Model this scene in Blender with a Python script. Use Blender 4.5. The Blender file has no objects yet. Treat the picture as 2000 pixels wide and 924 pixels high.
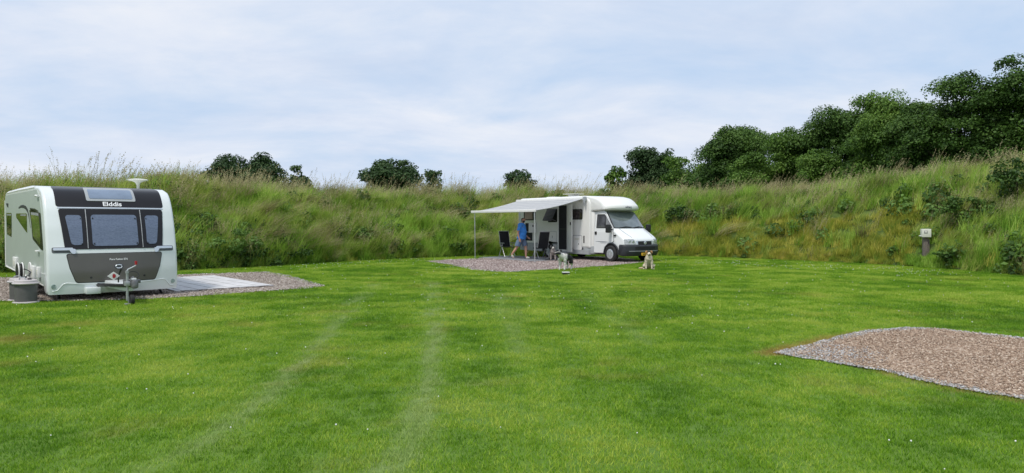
import bpy, bmesh, math, random
import numpy as np
from mathutils import Vector, Matrix

R = math.radians
rng = np.random.default_rng(7)
random.seed(7)
SC = bpy.context.scene
COL = SC.collection

# ---------------------------------------------------------------- camera
FPX, CAMH = 1390.0, 1.6
PITCH = math.atan(27 / FPX)
cam_d = bpy.data.cameras.new('camera')
cam_d.sensor_width = 36
cam_d.lens = 36 * FPX / 2000
cam_d.clip_start = 0.1
cam_d.clip_end = 4000
cam = bpy.data.objects.new('camera', cam_d)
COL.objects.link(cam)
cam.location = (0, 0, CAMH)
cam.rotation_euler = (R(90) - PITCH, 0, 0)
SC.camera = cam


def ray(px, py):
    x = (px - 1000) / FPX
    y = -(py - 462) / FPX
    cp, sp = math.cos(PITCH), math.sin(PITCH)
    return np.array([x, cp + y * sp, -sp + y * cp])


def ground(px, py, z=0.0):
    d = ray(px, py)
    t = (z - CAMH) / d[2]
    return (d[0] * t, d[1] * t)


# ---------------------------------------------------------------- materials
def new_mat(name):
    m = bpy.data.materials.new(name)
    m.use_nodes = True
    nt = m.node_tree
    nt.nodes.clear()
    out = nt.nodes.new('ShaderNodeOutputMaterial')
    return m, nt, out


def N(nt, t, **kw):
    n = nt.nodes.new(t)
    for k, v in kw.items():
        if k.startswith('i_'):
            n.inputs[k[2:].replace('_', ' ')].default_value = v
        else:
            setattr(n, k, v)
    return n


def mixc(nt, fac, a, b, blend='MIX'):
    n = nt.nodes.new('ShaderNodeMix')
    n.data_type = 'RGBA'
    n.blend_type = blend
    for sock, v in ((n.inputs[0], fac), (n.inputs[6], a), (n.inputs[7], b)):
        if hasattr(v, 'links') or hasattr(v, 'is_linked'):
            nt.links.new(v, sock)
        elif isinstance(v, (int, float)):
            sock.default_value = v
        else:
            sock.default_value = (*v, 1)
    return n.outputs[2]


def noise(nt, scale, detail=4, rough=.6, coord='Object', vec=None, stretch=None):
    if vec is None:
        tc = nt.nodes.new('ShaderNodeTexCoord')
        vec = tc.outputs[coord]
    if stretch:
        mp = nt.nodes.new('ShaderNodeMapping')
        mp.inputs['Scale'].default_value = stretch
        nt.links.new(vec, mp.inputs[0])
        vec = mp.outputs[0]
    n = nt.nodes.new('ShaderNodeTexNoise')
    n.inputs['Scale'].default_value = scale
    n.inputs['Detail'].default_value = detail
    n.inputs['Roughness'].default_value = rough
    nt.links.new(vec, n.inputs['Vector'])
    return n.outputs['Fac']


def ramp(nt, fac, stops):
    r = nt.nodes.new('ShaderNodeValToRGB')
    e = r.color_ramp.elements
    while len(e) < len(stops):
        e.new(.5)
    for el, (p, c) in zip(e, stops):
        el.position = p
        el.color = (*c, 1) if len(c) == 3 else c
    nt.links.new(fac, r.inputs[0])
    return r.outputs[0]


def bump(nt, fac, strength, dist, bsdf):
    b = nt.nodes.new('ShaderNodeBump')
    b.inputs['Strength'].default_value = strength
    b.inputs['Distance'].default_value = dist
    nt.links.new(fac, b.inputs['Height'])
    nt.links.new(b.outputs[0], bsdf.inputs['Normal'])


def pm(name, col, rough=.5, metal=0.0, var=.08, scale=6.0, bmp=0.0, bscale=60.0, coat=0.0, spec=.5):
    m, nt, out = new_mat(name)
    b = N(nt, 'ShaderNodeBsdfPrincipled')
    b.inputs['Roughness'].default_value = rough
    b.inputs['Metallic'].default_value = metal
    b.inputs['Coat Weight'].default_value = coat
    b.inputs['Specular IOR Level'].default_value = spec
    f = noise(nt, scale)
    lo = tuple(max(0, c * (1 - var)) for c in col)
    hi = tuple(min(1, c * (1 + var)) for c in col)
    nt.links.new(ramp(nt, f, [(.3, lo), (.7, hi)]), b.inputs['Base Color'])
    if bmp:
        bump(nt, noise(nt, bscale), bmp, .004, b)
    nt.links.new(b.outputs[0], out.inputs[0])
    return m


MAT = {}
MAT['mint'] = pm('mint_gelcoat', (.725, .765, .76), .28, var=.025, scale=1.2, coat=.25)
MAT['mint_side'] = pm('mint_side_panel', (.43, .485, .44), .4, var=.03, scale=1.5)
MAT['white_gel'] = pm('white_gelcoat', (.80, .80, .77), .32, var=.03, scale=1.5, coat=.2)
MAT['white_paint'] = pm('white_paint', (.80, .82, .82), .25, var=.02, scale=1.5, coat=.3)
MAT['white_plastic'] = pm('white_plastic', (.78, .78, .76), .45, var=.04)
MAT['cream_plastic'] = pm('cream_plastic', (.66, .66, .58), .5, var=.06)
MAT['grey_skirt'] = pm('grey_skirt', (.36, .38, .39), .45, var=.06)
MAT['taupe'] = pm('taupe_gloss', (.10, .093, .083), .3, var=.06, scale=2, coat=.15)
MAT['charcoal'] = pm('charcoal_gloss', (.012, .011, .013), .3, var=.1, coat=.0, spec=.35)
MAT['silver'] = pm('silver', (.62, .66, .70), .28, metal=.6, var=.05)
MAT['alu'] = pm('aluminium', (.60, .61, .62), .38, metal=.75, var=.08)
MAT['galv'] = pm('galvanised', (.42, .43, .44), .5, metal=.6, var=.2, scale=20)
MAT['grey_dark'] = pm('recess_grey', (.10, .11, .12), .5)
MAT['galv_dark'] = pm('oily_steel', (.17, .17, .175), .45, metal=.5, var=.25, scale=20)
MAT['black'] = pm('black_plastic', (.018, .018, .019), .5, var=.2)
MAT['bumper'] = pm('bumper_plastic', (.026, .029, .034), .55, var=.15, bmp=.1)
MAT['rubber'] = pm('rubber', (.02, .02, .021), .8, var=.25, bmp=.2)
MAT['interior'] = pm('interior_dark', (.012, .012, .013), .8)
MAT['black_cloth'] = pm('black_cloth', (.013, .013, .016), .9, var=.3, scale=40, bmp=.2, bscale=300)
MAT['grey_cap'] = pm('barrel_cap', (.52, .48, .48), .5, var=.08)
MAT['barrel'] = pm('barrel_grey', (.11, .105, .105), .6, var=.12, scale=12)
MAT['red'] = pm('red_plastic', (.42, .02, .03), .4)
MAT['rust_brown'] = pm('brown_crate', (.16, .07, .045), .7, var=.3)
MAT['yellow_plate'] = pm('yellow_plate', (.72, .42, .04), .45)
MAT['letter_white'] = pm('letter_white', (.8, .8, .8), .4)
MAT['letter_grey'] = pm('letter_grey', (.20, .22, .25), .5)
MAT['pink_blind'] = pm('pink_blind', (.44, .33, .29), .7, var=.1)
MAT['wood_post'] = pm('weathered_post', (.15, .125, .11), .85, var=.35, scale=25, bmp=.4)
MAT['box_cream'] = pm('hookup_box', (.68, .68, .60), .5, var=.06)
MAT['skin'] = pm('skin', (.50, .27, .19), .5, var=.08, scale=15)
MAT['shirt'] = pm('blue_shirt', (.05, .25, .72), .85, var=.12, scale=9, bmp=.3, bscale=25)
MAT['denim'] = pm('denim_shorts', (.12, .17, .26), .85, var=.2, scale=30)
MAT['hair'] = pm('brown_hair', (.03, .018, .012), .7, var=.3, scale=50)
MAT['shoe'] = pm('pale_shoe', (.52, .50, .45), .7, var=.15)
MAT['mat_grey'] = pm('mat_grey', (.20, .21, .23), .85, var=.15, scale=8)


def glass_like(name, col, rough=.06, spec=.6, nscale=2.0, col2=None):
    m, nt, out = new_mat(name)
    b = N(nt, 'ShaderNodeBsdfPrincipled')
    b.inputs['Roughness'].default_value = rough
    b.inputs['Specular IOR Level'].default_value = spec
    b.inputs['Coat Weight'].default_value = .6
    b.inputs['Coat Roughness'].default_value = .03
    f = noise(nt, nscale, 5)
    nt.links.new(ramp(nt, f, [(.35, col), (.7, col2 or tuple(c * 1.6 for c in col))]), b.inputs['Base Color'])
    nt.links.new(b.outputs[0], out.inputs[0])
    return m


MAT['tint'] = glass_like('tinted_acrylic', (.014, .014, .016))
MAT['blind'] = None


def blind_mat():
    # silver-blue thermal blind seen through acrylic: fine horizontal quilting
    m, nt, out = new_mat('silver_blind_behind_acrylic')
    b = N(nt, 'ShaderNodeBsdfPrincipled')
    b.inputs['Roughness'].default_value = .3
    b.inputs['Coat Weight'].default_value = .35
    b.inputs['Coat Roughness'].default_value = .06
    f1 = noise(nt, 6, 6, .7, stretch=(1, 1, 9))
    f2 = noise(nt, 45, 3, .6, stretch=(.6, .6, 1.6))
    c = ramp(nt, f1, [(.3, (.07, .09, .145)), (.7, (.135, .165, .24))])
    c2 = mixc(nt, .3, c, ramp(nt, f2, [(.3, (.05, .08, .15)), (.7, (.24, .31, .44))]))
    nt.links.new(c2, b.inputs['Base Color'])
    nt.links.new(b.outputs[0], out.inputs[0])
    return m


MAT['blind'] = blind_mat()
MAT['cab_glass'] = glass_like('windscreen_glass', (.07, .09, .095), .04, .8, 1.6, (.17, .20, .20))
MAT['side_glass'] = glass_like('cab_side_glass', (.03, .032, .036), .04, .8, 2.5, (.12, .125, .14))
MAT['lamp_glass'] = glass_like('headlamp_glass', (.25, .27, .28), .08, .8, 9, (.62, .64, .65))
MAT['sky_glass'] = glass_like('skylight_glass', (.12, .16, .23), .08, .8, 1.5, (.20, .26, .35))


def stripes_mat(name, axis, c1, c2, scale, rough=.7, duty=.5):
    m, nt, out = new_mat(name)
    b = N(nt, 'ShaderNodeBsdfPrincipled')
    b.inputs['Roughness'].default_value = rough
    tc = N(nt, 'ShaderNodeTexCoord')
    sep = N(nt, 'ShaderNodeSeparateXYZ')
    nt.links.new(tc.outputs['Object'], sep.inputs[0])
    mu = N(nt, 'ShaderNodeMath', operation='MULTIPLY')
    mu.inputs[1].default_value = scale
    nt.links.new(sep.outputs[axis], mu.inputs[0])
    fr = N(nt, 'ShaderNodeMath', operation='FRACT')
    nt.links.new(mu.outputs[0], fr.inputs[0])
    gt = N(nt, 'ShaderNodeMath', operation='GREATER_THAN')
    gt.inputs[1].default_value = duty
    nt.links.new(fr.outputs[0], gt.inputs[0])
    c = mixc(nt, gt.outputs[0], c1, c2)
    f = noise(nt, 5)
    c = mixc(nt, .25, c, ramp(nt, f, [(.3, (.35, .35, .36)), (.7, (.9, .9, .9))]), 'MULTIPLY')
    nt.links.new(c, b.inputs['Base Color'])
    nt.links.new(b.outputs[0], out.inputs[0])
    return m


MAT['canopy'] = stripes_mat('awning_fabric', 1, (.72, .72, .71), (.52, .53, .55), 3.2, .8, .62)
_nt = MAT['canopy'].node_tree
_b = next(n for n in _nt.nodes if n.type == 'BSDF_PRINCIPLED')
_o = next(n for n in _nt.nodes if n.type == 'OUTPUT_MATERIAL')
_t = _nt.nodes.new('ShaderNodeBsdfTranslucent')
_t.inputs[0].default_value = (.75, .77, .80, 1)
_m = _nt.nodes.new('ShaderNodeMixShader')
_m.inputs[0].default_value = .35
_nt.links.new(_b.outputs[0], _m.inputs[1])
_nt.links.new(_t.outputs[0], _m.inputs[2])
_nt.links.new(_m.outputs[0], _o.inputs[0])
MAT['slats'] = stripes_mat('slatted_mat', 1, (.66, .64, .66), (.30, .28, .29), 5.0, .75, .86)


def leaf_mat(name, c_dark, c_mid, c_light, big=.25, trans=.35, rnd_w=.6, inst=None, fine=2.5, tuftv=0.0, con=1.0):
    """foliage: hue varies leaf to leaf (mesh attribute rnd) and place to place (world position)"""
    m, nt, out = new_mat(name)
    at = N(nt, 'ShaderNodeAttribute', attribute_name='rnd')
    geo = N(nt, 'ShaderNodeNewGeometry')
    f1 = noise(nt, big, 4, .6, vec=geo.outputs['Position'])
    f2 = noise(nt, fine, 3, .6, vec=geo.outputs['Position'])
    a = N(nt, 'ShaderNodeMath', operation='MULTIPLY_ADD')
    nt.links.new(at.outputs['Fac'], a.inputs[0])
    a.inputs[1].default_value = rnd_w
    s = N(nt, 'ShaderNodeMath', operation='ADD')
    nt.links.new(f1, s.inputs[0])
    nt.links.new(f2, s.inputs[1])
    s2 = N(nt, 'ShaderNodeMath', operation='MULTIPLY_ADD')
    nt.links.new(s.outputs[0], s2.inputs[0])
    s2.inputs[1].default_value = con
    s2.inputs[2].default_value = .5 - con - rnd_w * .5
    nt.links.new(s2.outputs[0], a.inputs[2])
    fac = a.outputs[0]
    if tuftv:
        oi = N(nt, 'ShaderNodeObjectInfo')
        t2 = N(nt, 'ShaderNodeMath', operation='MULTIPLY_ADD')
        nt.links.new(oi.outputs['Random'], t2.inputs[0])
        t2.inputs[1].default_value = tuftv
        t2.inputs[2].default_value = -tuftv / 2
        t3 = N(nt, 'ShaderNodeMath', operation='ADD')
        nt.links.new(t2.outputs[0], t3.inputs[0])
        nt.links.new(fac, t3.inputs[1])
        fac = t3.outputs[0]
    c = ramp(nt, fac, [(.15, c_dark), (.5, c_mid), (.85, c_light)])
    if inst:
        for nm, colr in inst:
            ia = N(nt, 'ShaderNodeAttribute', attribute_name=nm, attribute_type='INSTANCER')
            c = mixc(nt, ia.outputs['Fac'], c, colr)
    d = N(nt, 'ShaderNodeBsdfPrincipled')
    d.inputs['Roughness'].default_value = .55
    d.inputs['Specular IOR Level'].default_value = .25
    nt.links.new(c, d.inputs['Base Color'])
    t = N(nt, 'ShaderNodeBsdfTranslucent')
    nt.links.new(c, t.inputs['Color'])
    mx = N(nt, 'ShaderNodeMixShader')
    mx.inputs[0].default_value = trans
    nt.links.new(d.outputs[0], mx.inputs[1])
    nt.links.new(t.outputs[0], mx.inputs[2])
    nt.links.new(mx.outputs[0], out.inputs[0])
    return m


TRK = [('track', (.36, .46, .17)), ('dry', (.42, .27, .10))]
MAT['lawn_blade'] = leaf_mat('lawn_blades', (.085, .21, .010), (.225, .41, .018), (.47, .56, .085), .30, .35, .55, TRK, 1.1, con=1.45)
MAT['tall_green'] = leaf_mat('meadow_green', (.12, .25, .022), (.29, .49, .055), (.50, .66, .14), .3, .4, .4, tuftv=.55)
MAT['tall_olive'] = leaf_mat('meadow_olive', (.14, .24, .032), (.37, .47, .08), (.60, .66, .18), .3, .4, .4, tuftv=.55)
MAT['tall_buff'] = leaf_mat('seed_heads', (.19, .165, .075), (.40, .35, .17), (.64, .57, .33), .3, .35, .5, tuftv=.4)
MAT['low_yellow'] = leaf_mat('yellow_grass', (.20, .26, .028), (.43, .45, .06), (.68, .60, .14), .35, .4, .4, tuftv=.5)
MAT['weed_dark'] = leaf_mat('weed_leaves', (.03, .07, .014), (.075, .15, .027), (.15, .26, .055), .5, .3, .5, tuftv=.5)
MAT['leaf_oak'] = leaf_mat('oak_leaves', (.026, .062, .011), (.066, .135, .022), (.14, .235, .045), .12, .25, .75)
MAT['leaf_ash'] = leaf_mat('ash_leaves', (.04, .09, .013), (.095, .185, .026), (.18, .29, .05), .12, .28, .75)
MAT['leaf_far'] = leaf_mat('far_leaves', (.024, .054, .017), (.05, .096, .03), (.09, .15, .048), .12, .2, .7)
MAT['bark'] = pm('bark', (.06, .05, .04), .9, var=.35, scale=8, bmp=.6, bscale=20)
MAT['clover'] = pm('clover_white', (.82, .82, .78), .7)


# ---------------------------------------------------------------- mesh helpers
class MB:
    def __init__(self):
        self.v, self.f = [], []

    def add(self, verts, faces):
        n = len(self.v)
        self.v += [tuple(map(float, p)) for p in verts]
        self.f += [tuple(i + n for i in fc) for fc in faces]
        return self

    def box(self, c, s, rot=None, bev=0.0):
        bm = bmesh.new()
        bmesh.ops.create_cube(bm, size=1)
        for v in bm.verts:
            v.co = Vector((v.co.x * s[0], v.co.y * s[1], v.co.z * s[2]))
        if bev:
            bmesh.ops.bevel(bm, geom=bm.edges[:], offset=bev, segments=2, profile=.6, affect='EDGES')
        M = Matrix.Translation(c)
        if rot is not None:
            M = M @ (rot.to_4x4() if isinstance(rot, Matrix) else Matrix.Rotation(rot, 4, 'Z'))
        bm.transform(M)
        bm.verts.index_update()
        self.add([v.co for v in bm.verts], [[v.index for v in f.verts] for f in bm.faces])
        bm.free()
        return self

    def tube(self, pts, r, n=8, cap=True):
        pts = [Vector(p) for p in pts]
        rs = r if isinstance(r, (list, tuple)) else [r] * len(pts)
        base = len(self.v)
        up = None
        for i, p in enumerate(pts):
            d = (pts[min(i + 1, len(pts) - 1)] - pts[max(i - 1, 0)]).normalized()
            if up is None:
                up = d.orthogonal().normalized()
            up = (up - d * up.dot(d)).normalized()
            w = d.cross(up)
            for k in range(n):
                a = 2 * math.pi * k / n
                self.v.append(tuple(p + (up * math.cos(a) + w * math.sin(a)) * rs[i]))
        for i in range(len(pts) - 1):
            for k in range(n):
                a, b = base + i * n + k, base + i * n + (k + 1) % n
                self.f.append((a, b, b + n, a + n))
        if cap:
            self.f.append(tuple(base + k for k in range(n))[::-1])
            e = base + (len(pts) - 1) * n
            self.f.append(tuple(e + k for k in range(n)))
        return self

    def lathe(self, prof, c=(0, 0, 0), axis='z', n=24):
        base = len(self.v)
        for r, h in prof:
            for k in range(n):
                a = 2 * math.pi * k / n
                x, y = r * math.cos(a), r * math.sin(a)
                p = {'z': (x, y, h), 'y': (x, h, y), 'x': (h, x, y)}[axis]
                self.v.append((p[0] + c[0], p[1] + c[1], p[2] + c[2]))
        for i in range(len(prof) - 1):
            for k in range(n):
                a, b = base + i * n + k, base + i * n + (k + 1) % n
                self.f.append((a, b, b + n, a + n))
        self.f.append(tuple(base + k for k in range(n))[::-1])
        e = base + (len(prof) - 1) * n
        self.f.append(tuple(e + k for k in range(n)))
        return self

    def prism(self, poly, to3, d0, d1):
        """polygon (a,b) extruded along a third axis from d0 to d1; to3(a,b,d)"""
        n = len(poly)
        base = len(self.v)
        for d in (d0, d1):
            for a, b in poly:
                self.v.append(tuple(map(float, to3(a, b, d))))
        self.f.append(tuple(base + i for i in range(n))[::-1])
        self.f.append(tuple(base + n + i for i in range(n)))
        for i in range(n):
            j = (i + 1) % n
            self.f.append((base + i, base + j, base + n + j, base + n + i))
        return self

    def build(self, name, mat, parent=None, smooth=35, bevel=0.0):
        me = bpy.data.meshes.new(name)
        me.from_pydata(self.v, [], self.f)
        bm = bmesh.new()
        bm.from_mesh(me)
        bmesh.ops.recalc_face_normals(bm, faces=bm.faces[:])
        if bevel:
            es = [e for e in bm.edges if len(e.link_faces) == 2 and e.calc_face_angle(0) > .6]
            bmesh.ops.bevel(bm, geom=es, offset=bevel, segments=2, profile=.6, affect='EDGES', clamp_overlap=True)
        bm.to_mesh(me)
        bm.free()
        return link(name, me, mat, parent, smooth)


def link(name, me, mat, parent=None, smooth=35):
    if mat is not None:
        me.materials.append(mat)
    if smooth:
        me.polygons.foreach_set('use_smooth', [True] * len(me.polygons))
        me.set_sharp_from_angle(angle=R(smooth))
    o = bpy.data.objects.new(name, me)
    COL.objects.link(o)
    if parent is not None:
        o.parent = parent
    return o


def tag(o, label=None, cat=None, group=None, kind=None):
    for k, v in (('label', label), ('category', cat), ('group', group), ('kind', kind)):
        if v:
            o[k] = v
    return o


def empty(name, loc, rz, label, cat, group=None):
    o = bpy.data.objects.new(name, None)
    o.empty_display_size = .2
    COL.objects.link(o)
    o.location = loc
    o.rotation_euler = (0, 0, rz)
    return tag(o, label, cat, group)


def round_poly(pts, rad, n=5):
    out = []
    k = len(pts)
    for i in range(k):
        p = np.array(pts[i], float)
        a = np.array(pts[i - 1], float) - p
        b = np.array(pts[(i + 1) % k], float) - p
        la, lb = np.linalg.norm(a), np.linalg.norm(b)
        r = rad[i] if isinstance(rad, (list, tuple)) else rad
        r = min(r, la * .45, lb * .45)
        if r <= 1e-5:
            out.append(tuple(p))
            continue
        p0, p1 = p + a / la * r, p + b / lb * r
        for j in range(n + 1):
            t = j / n
            q = (1 - t) ** 2 * p0 + 2 * t * (1 - t) * p + t * t * p1
            out.append(tuple(q))
    return out


def offset_poly(poly, d):
    P = np.array(poly)
    area = .5 * np.sum(P[:, 0] * np.roll(P[:, 1], -1) - np.roll(P[:, 0], -1) * P[:, 1])
    sgn = 1 if area > 0 else -1
    e = np.roll(P, -1, 0) - P
    e /= np.linalg.norm(e, axis=1)[:, None] + 1e-12
    nrm = np.stack([-e[:, 1], e[:, 0]], 1) * sgn
    a = nrm + np.roll(nrm, 1, 0)
    l2 = (a ** 2).sum(1)[:, None]
    a = 2 * a / np.maximum(l2, .8)
    return P + a * d


def shell(prof, hw, r, fn, nseg=6, mid=9):
    """side profile (p,q) lofted across the width, with rounded side edges; fn(p,t,q)->point"""
    st = []
    for i in range(nseg + 1):
        th = (1 - i / nseg) * math.pi / 2
        st.append((hw - r + r * math.sin(th), r * (1 - math.cos(th))))
    ts = [(-t, ins) for t, ins in st]
    for i in range(1, mid):
        ts.append((-(hw - r) + 2 * (hw - r) * i / mid, 0))
    ts += [(t, ins) for t, ins in st[::-1]]
    mb = MB()
    n = len(prof)
    for t, ins in ts:
        for p, q in offset_poly(prof, ins):
            mb.v.append(tuple(map(float, fn(p, t, q))))
    for i in range(len(ts) - 1):
        for k in range(n):
            a, b = i * n + k, i * n + (k + 1) % n
            mb.f.append((a, b, b + n, a + n))
    mb.f.append(tuple(range(n))[::-1])
    e = (len(ts) - 1) * n
    mb.f.append(tuple(e + k for k in range(n)))
    return mb


def patch(surf, v0, v1, ul, ur, rc, off, n=14, m=14, back=-.004, mb=None):
    """a thin panel that follows surf(u,v,offset); rounded corners rc; side walls down to `back`"""
    mb = mb or MB()
    base = len(mb.v)
    vs = []
    for i in range(n + 1):
        vs.append(.5 - .5 * math.cos(math.pi * i / n))
    rows = []
    for s in vs:
        v = v0 + (v1 - v0) * s
        d = min(v - v0, v1 - v) if v1 > v0 else min(v0 - v, v - v1)
        cut = 0
        if rc and d < rc:
            cut = rc - math.sqrt(max(0, rc * rc - (rc - d) ** 2))
        l, rr = ul(v) + cut, ur(v) - cut
        rows.append([(l + (rr - l) * j / m, v) for j in range(m + 1)])
    w = m + 1
    for o in (off, back):
        for row in rows:
            for u, v in row:
                mb.v.append(tuple(map(float, surf(u, v, o))))
    tot = (n + 1) * w
    for i in range(n):
        for j in range(m):
            a = base + i * w + j
            mb.f.append((a, a + 1, a + w + 1, a + w))
    loop = [(0, j) for j in range(m)] + [(i, m) for i in range(n)] + [(n, j) for j in range(m, 0, -1)] + [(i, 0) for i in range(n, 0, -1)]
    ids = [base + i * w + j for i, j in loop]
    for k in range(len(ids)):
        a, b = ids[k], ids[(k + 1) % len(ids)]
        mb.f.append((a, b, b + tot, a + tot))
    return mb


def text_mesh(txt, size, name, mat, parent, M, depth=.004, bold=0.0, mapfn=None):
    cu = bpy.data.curves.new(name, 'FONT')
    cu.body = txt
    cu.size = size
    cu.align_x = 'CENTER'
    cu.align_y = 'CENTER'
    cu.extrude = depth / 2
    cu.offset = bold
    cu.resolution_u = 3
    o = bpy.data.objects.new(name, cu)
    COL.objects.link(o)
    dg = bpy.context.evaluated_depsgraph_get()
    me = bpy.data.meshes.new_from_object(o.evaluated_get(dg))
    bpy.data.objects.remove(o)
    me.transform(M)
    if mapfn:
        for v in me.vertices:
            v.co = Vector(mapfn(v.co))
    me.name = name
    me.materials.clear()
    return link(name, me, mat, parent, 0)


def skin(verts, edges, radii, root=0, sub=2, name='body'):
    me = bpy.data.meshes.new(name)
    me.from_pydata(verts, edges, [])
    o = bpy.data.objects.new(name, me)
    COL.objects.link(o)
    o.modifiers.new('s', 'SKIN')
    me.skin_vertices if me.skin_vertices else None
    if not me.skin_vertices:
        bm = bmesh.new()
        bm.from_mesh(me)
        bm.verts.layers.skin.verify()
        bm.to_mesh(me)
        bm.free()
    for i, sv in enumerate(me.skin_vertices[0].data):
        r = radii[i]
        sv.radius = r if isinstance(r, tuple) else (r, r)
        sv.use_root = (i == root)
    s = o.modifiers.new('d', 'SUBSURF')
    s.levels = sub
    s.render_levels = sub
    dg = bpy.context.evaluated_depsgraph_get()
    out = bpy.data.meshes.new_from_object(o.evaluated_get(dg))
    out.materials.clear()
    bpy.data.objects.remove(o)
    return out


def fast_mesh(name, V, Fq, attrs=None):
    """numpy verts (n,3) and quad/tri index array -> mesh"""
    me = bpy.data.meshes.new(name)
    k = Fq.shape[1]
    me.vertices.add(len(V))
    me.vertices.foreach_set('co', np.asarray(V, np.float32).ravel())
    me.loops.add(Fq.size)
    me.loops.foreach_set('vertex_index', Fq.astype(np.int32).ravel())
    me.polygons.add(len(Fq))
    me.polygons.foreach_set('loop_start', np.arange(0, Fq.size, k, dtype=np.int32))
    me.update(calc_edges=True)
    for nm, arr in (attrs or {}).items():
        a = me.attributes.new(nm, 'FLOAT', 'POINT')
        a.data.foreach_set('value', np.asarray(arr, np.float32))
    return me


# ---------------------------------------------------------------- value noise in numpy (placement only)
_gx = rng.random((64, 64))


def vnoise(x, y):
    xi, yi = np.floor(x).astype(int), np.floor(y).astype(int)
    fx, fy = x - xi, y - yi
    fx, fy = fx * fx * (3 - 2 * fx), fy * fy * (3 - 2 * fy)
    g = lambda a, b: _gx[a % 64, b % 64]
    return (g(xi, yi) * (1 - fx) + g(xi + 1, yi) * fx) * (1 - fy) + (g(xi, yi + 1) * (1 - fx) + g(xi + 1, yi + 1) * fx) * fy


def in_poly(x, y, poly):
    P = np.array(poly)
    ins = np.zeros(x.shape, bool)
    j = len(P) - 1
    for i in range(len(P)):
        xi, yi = P[i]
        xj, yj = P[j]
        c = ((yi > y) != (yj > y)) & (x < (xj - xi) * (y - yi) / (yj - yi + 1e-12) + xi)
        ins ^= c
        j = i
    return ins


def seg_dist(x, y, pl, closed=False):
    P = np.array(pl)
    d = np.full(x.shape, 1e9)
    n = len(P)
    for i in range(n if closed else n - 1):
        a, b = P[i], P[(i + 1) % n]
        ab = b - a
        t = np.clip(((x - a[0]) * ab[0] + (y - a[1]) * ab[1]) / (ab @ ab + 1e-12), 0, 1)
        d = np.minimum(d, np.hypot(x - a[0] - t * ab[0], y - a[1] - t * ab[1]))
    return d


# ---------------------------------------------------------------- scatter (stuff only)
def scatter(name, pts, idx, rot, scl, sources, attrs=None):
    me = bpy.data.meshes.new(name)
    me.vertices.add(len(pts))
    me.vertices.foreach_set('co', np.asarray(pts, np.float32).ravel())
    a = me.attributes.new('idx', 'INT', 'POINT')
    a.data.foreach_set('value', np.asarray(idx, np.int32))
    a = me.attributes.new('rot', 'FLOAT_VECTOR', 'POINT')
    a.data.foreach_set('vector', np.asarray(rot, np.float32).ravel())
    a = me.attributes.new('scl', 'FLOAT', 'POINT')
    a.data.foreach_set('value', np.asarray(scl, np.float32))
    for nm, arr in (attrs or {}).items():
        a = me.attributes.new(nm, 'FLOAT', 'POINT')
        a.data.foreach_set('value', np.asarray(arr, np.float32))
    o = bpy.data.objects.new(name, me)
    COL.objects.link(o)
    coll = bpy.data.collections.new(name + '_sources')
    for i, (sm, mat) in enumerate(sources):
        so = bpy.data.objects.new('%s_source_%02d' % (name, i), sm)
        sm.materials.append(mat)
        coll.objects.link(so)
    ng = bpy.data.node_groups.new(name + '_nodes', 'GeometryNodeTree')
    ng.interface.new_socket('Geometry', in_out='INPUT', socket_type='NodeSocketGeometry')
    ng.interface.new_socket('Geometry', in_out='OUTPUT', socket_type='NodeSocketGeometry')
    gi = ng.nodes.new('NodeGroupInput')
    go = ng.nodes.new('NodeGroupOutput')
    iop = ng.nodes.new('GeometryNodeInstanceOnPoints')
    ci = ng.nodes.new('GeometryNodeCollectionInfo')
    ci.inputs['Collection'].default_value = coll
    ci.inputs['Separate Children'].default_value = True
    ci.inputs['Reset Children'].default_value = True

    def na(nm, t):
        n = ng.nodes.new('GeometryNodeInputNamedAttribute')
        n.data_type = t
        n.inputs['Name'].default_value = nm
        return n.outputs['Attribute']
    L = ng.links.new
    L(gi.outputs[0], iop.inputs['Points'])
    L(ci.outputs[0], iop.inputs['Instance'])
    iop.inputs['Pick Instance'].default_value = True
    L(na('idx', 'INT'), iop.inputs['Instance Index'])
    L(na('rot', 'FLOAT_VECTOR'), iop.inputs['Rotation'])
    L(na('scl', 'FLOAT'), iop.inputs['Scale'])
    L(iop.outputs[0], go.inputs[0])
    md = o.modifiers.new('scatter', 'NODES')
    md.node_group = ng
    return tag(o, kind='stuff')


def blades(n, spread, h0, h1, w, lean, curl, seed, segs=2, wind=(0, 0), clump=0.0, square=False):
    """n bent grass blades round the origin; returns V, F, rnd"""
    g = np.random.default_rng(seed)
    if square:
        x, y = (g.random(n) - .5) * spread * 2, (g.random(n) - .5) * spread * 2
    else:
        rr = spread * np.sqrt(g.random(n))
        th = g.random(n) * 2 * np.pi
        x, y = rr * np.cos(th), rr * np.sin(th)
    h = h0 + (h1 - h0) * g.random(n)
    a = g.random(n) * 2 * np.pi
    ld = np.stack([np.cos(a), np.sin(a)], 1) * (lean * g.random(n))[:, None] + np.array(wind)
    fa = g.random(n) * 2 * np.pi
    wd = np.stack([np.cos(fa), np.sin(fa), np.zeros(n)], 1) * (w * (.6 + .8 * g.random(n)))[:, None] * .5
    rnd = g.random(n)
    V, rv = [], []
    for s in range(segs + 1):
        t = s / segs
        c = np.stack([x + ld[:, 0] * h * (t + curl * t * t), y + ld[:, 1] * h * (t + curl * t * t), h * (t - .12 * curl * t * t)], 1)
        ww = wd * (1 - .85 * t ** 1.5)
        V += [c - ww, c + ww]
        rv += [rnd, rnd]
    V = np.stack(V, 1)                    # n, 2(segs+1), 3
    k = 2 * (segs + 1)
    base = (np.arange(n) * k)[:, None, None]
    Fq = np.array([[2 * s, 2 * s + 1, 2 * s + 3, 2 * s + 2] for s in range(segs)])[None] + base
    return V.reshape(-1, 3), Fq.reshape(-1, 4), np.stack(rv, 1).ravel()


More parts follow.
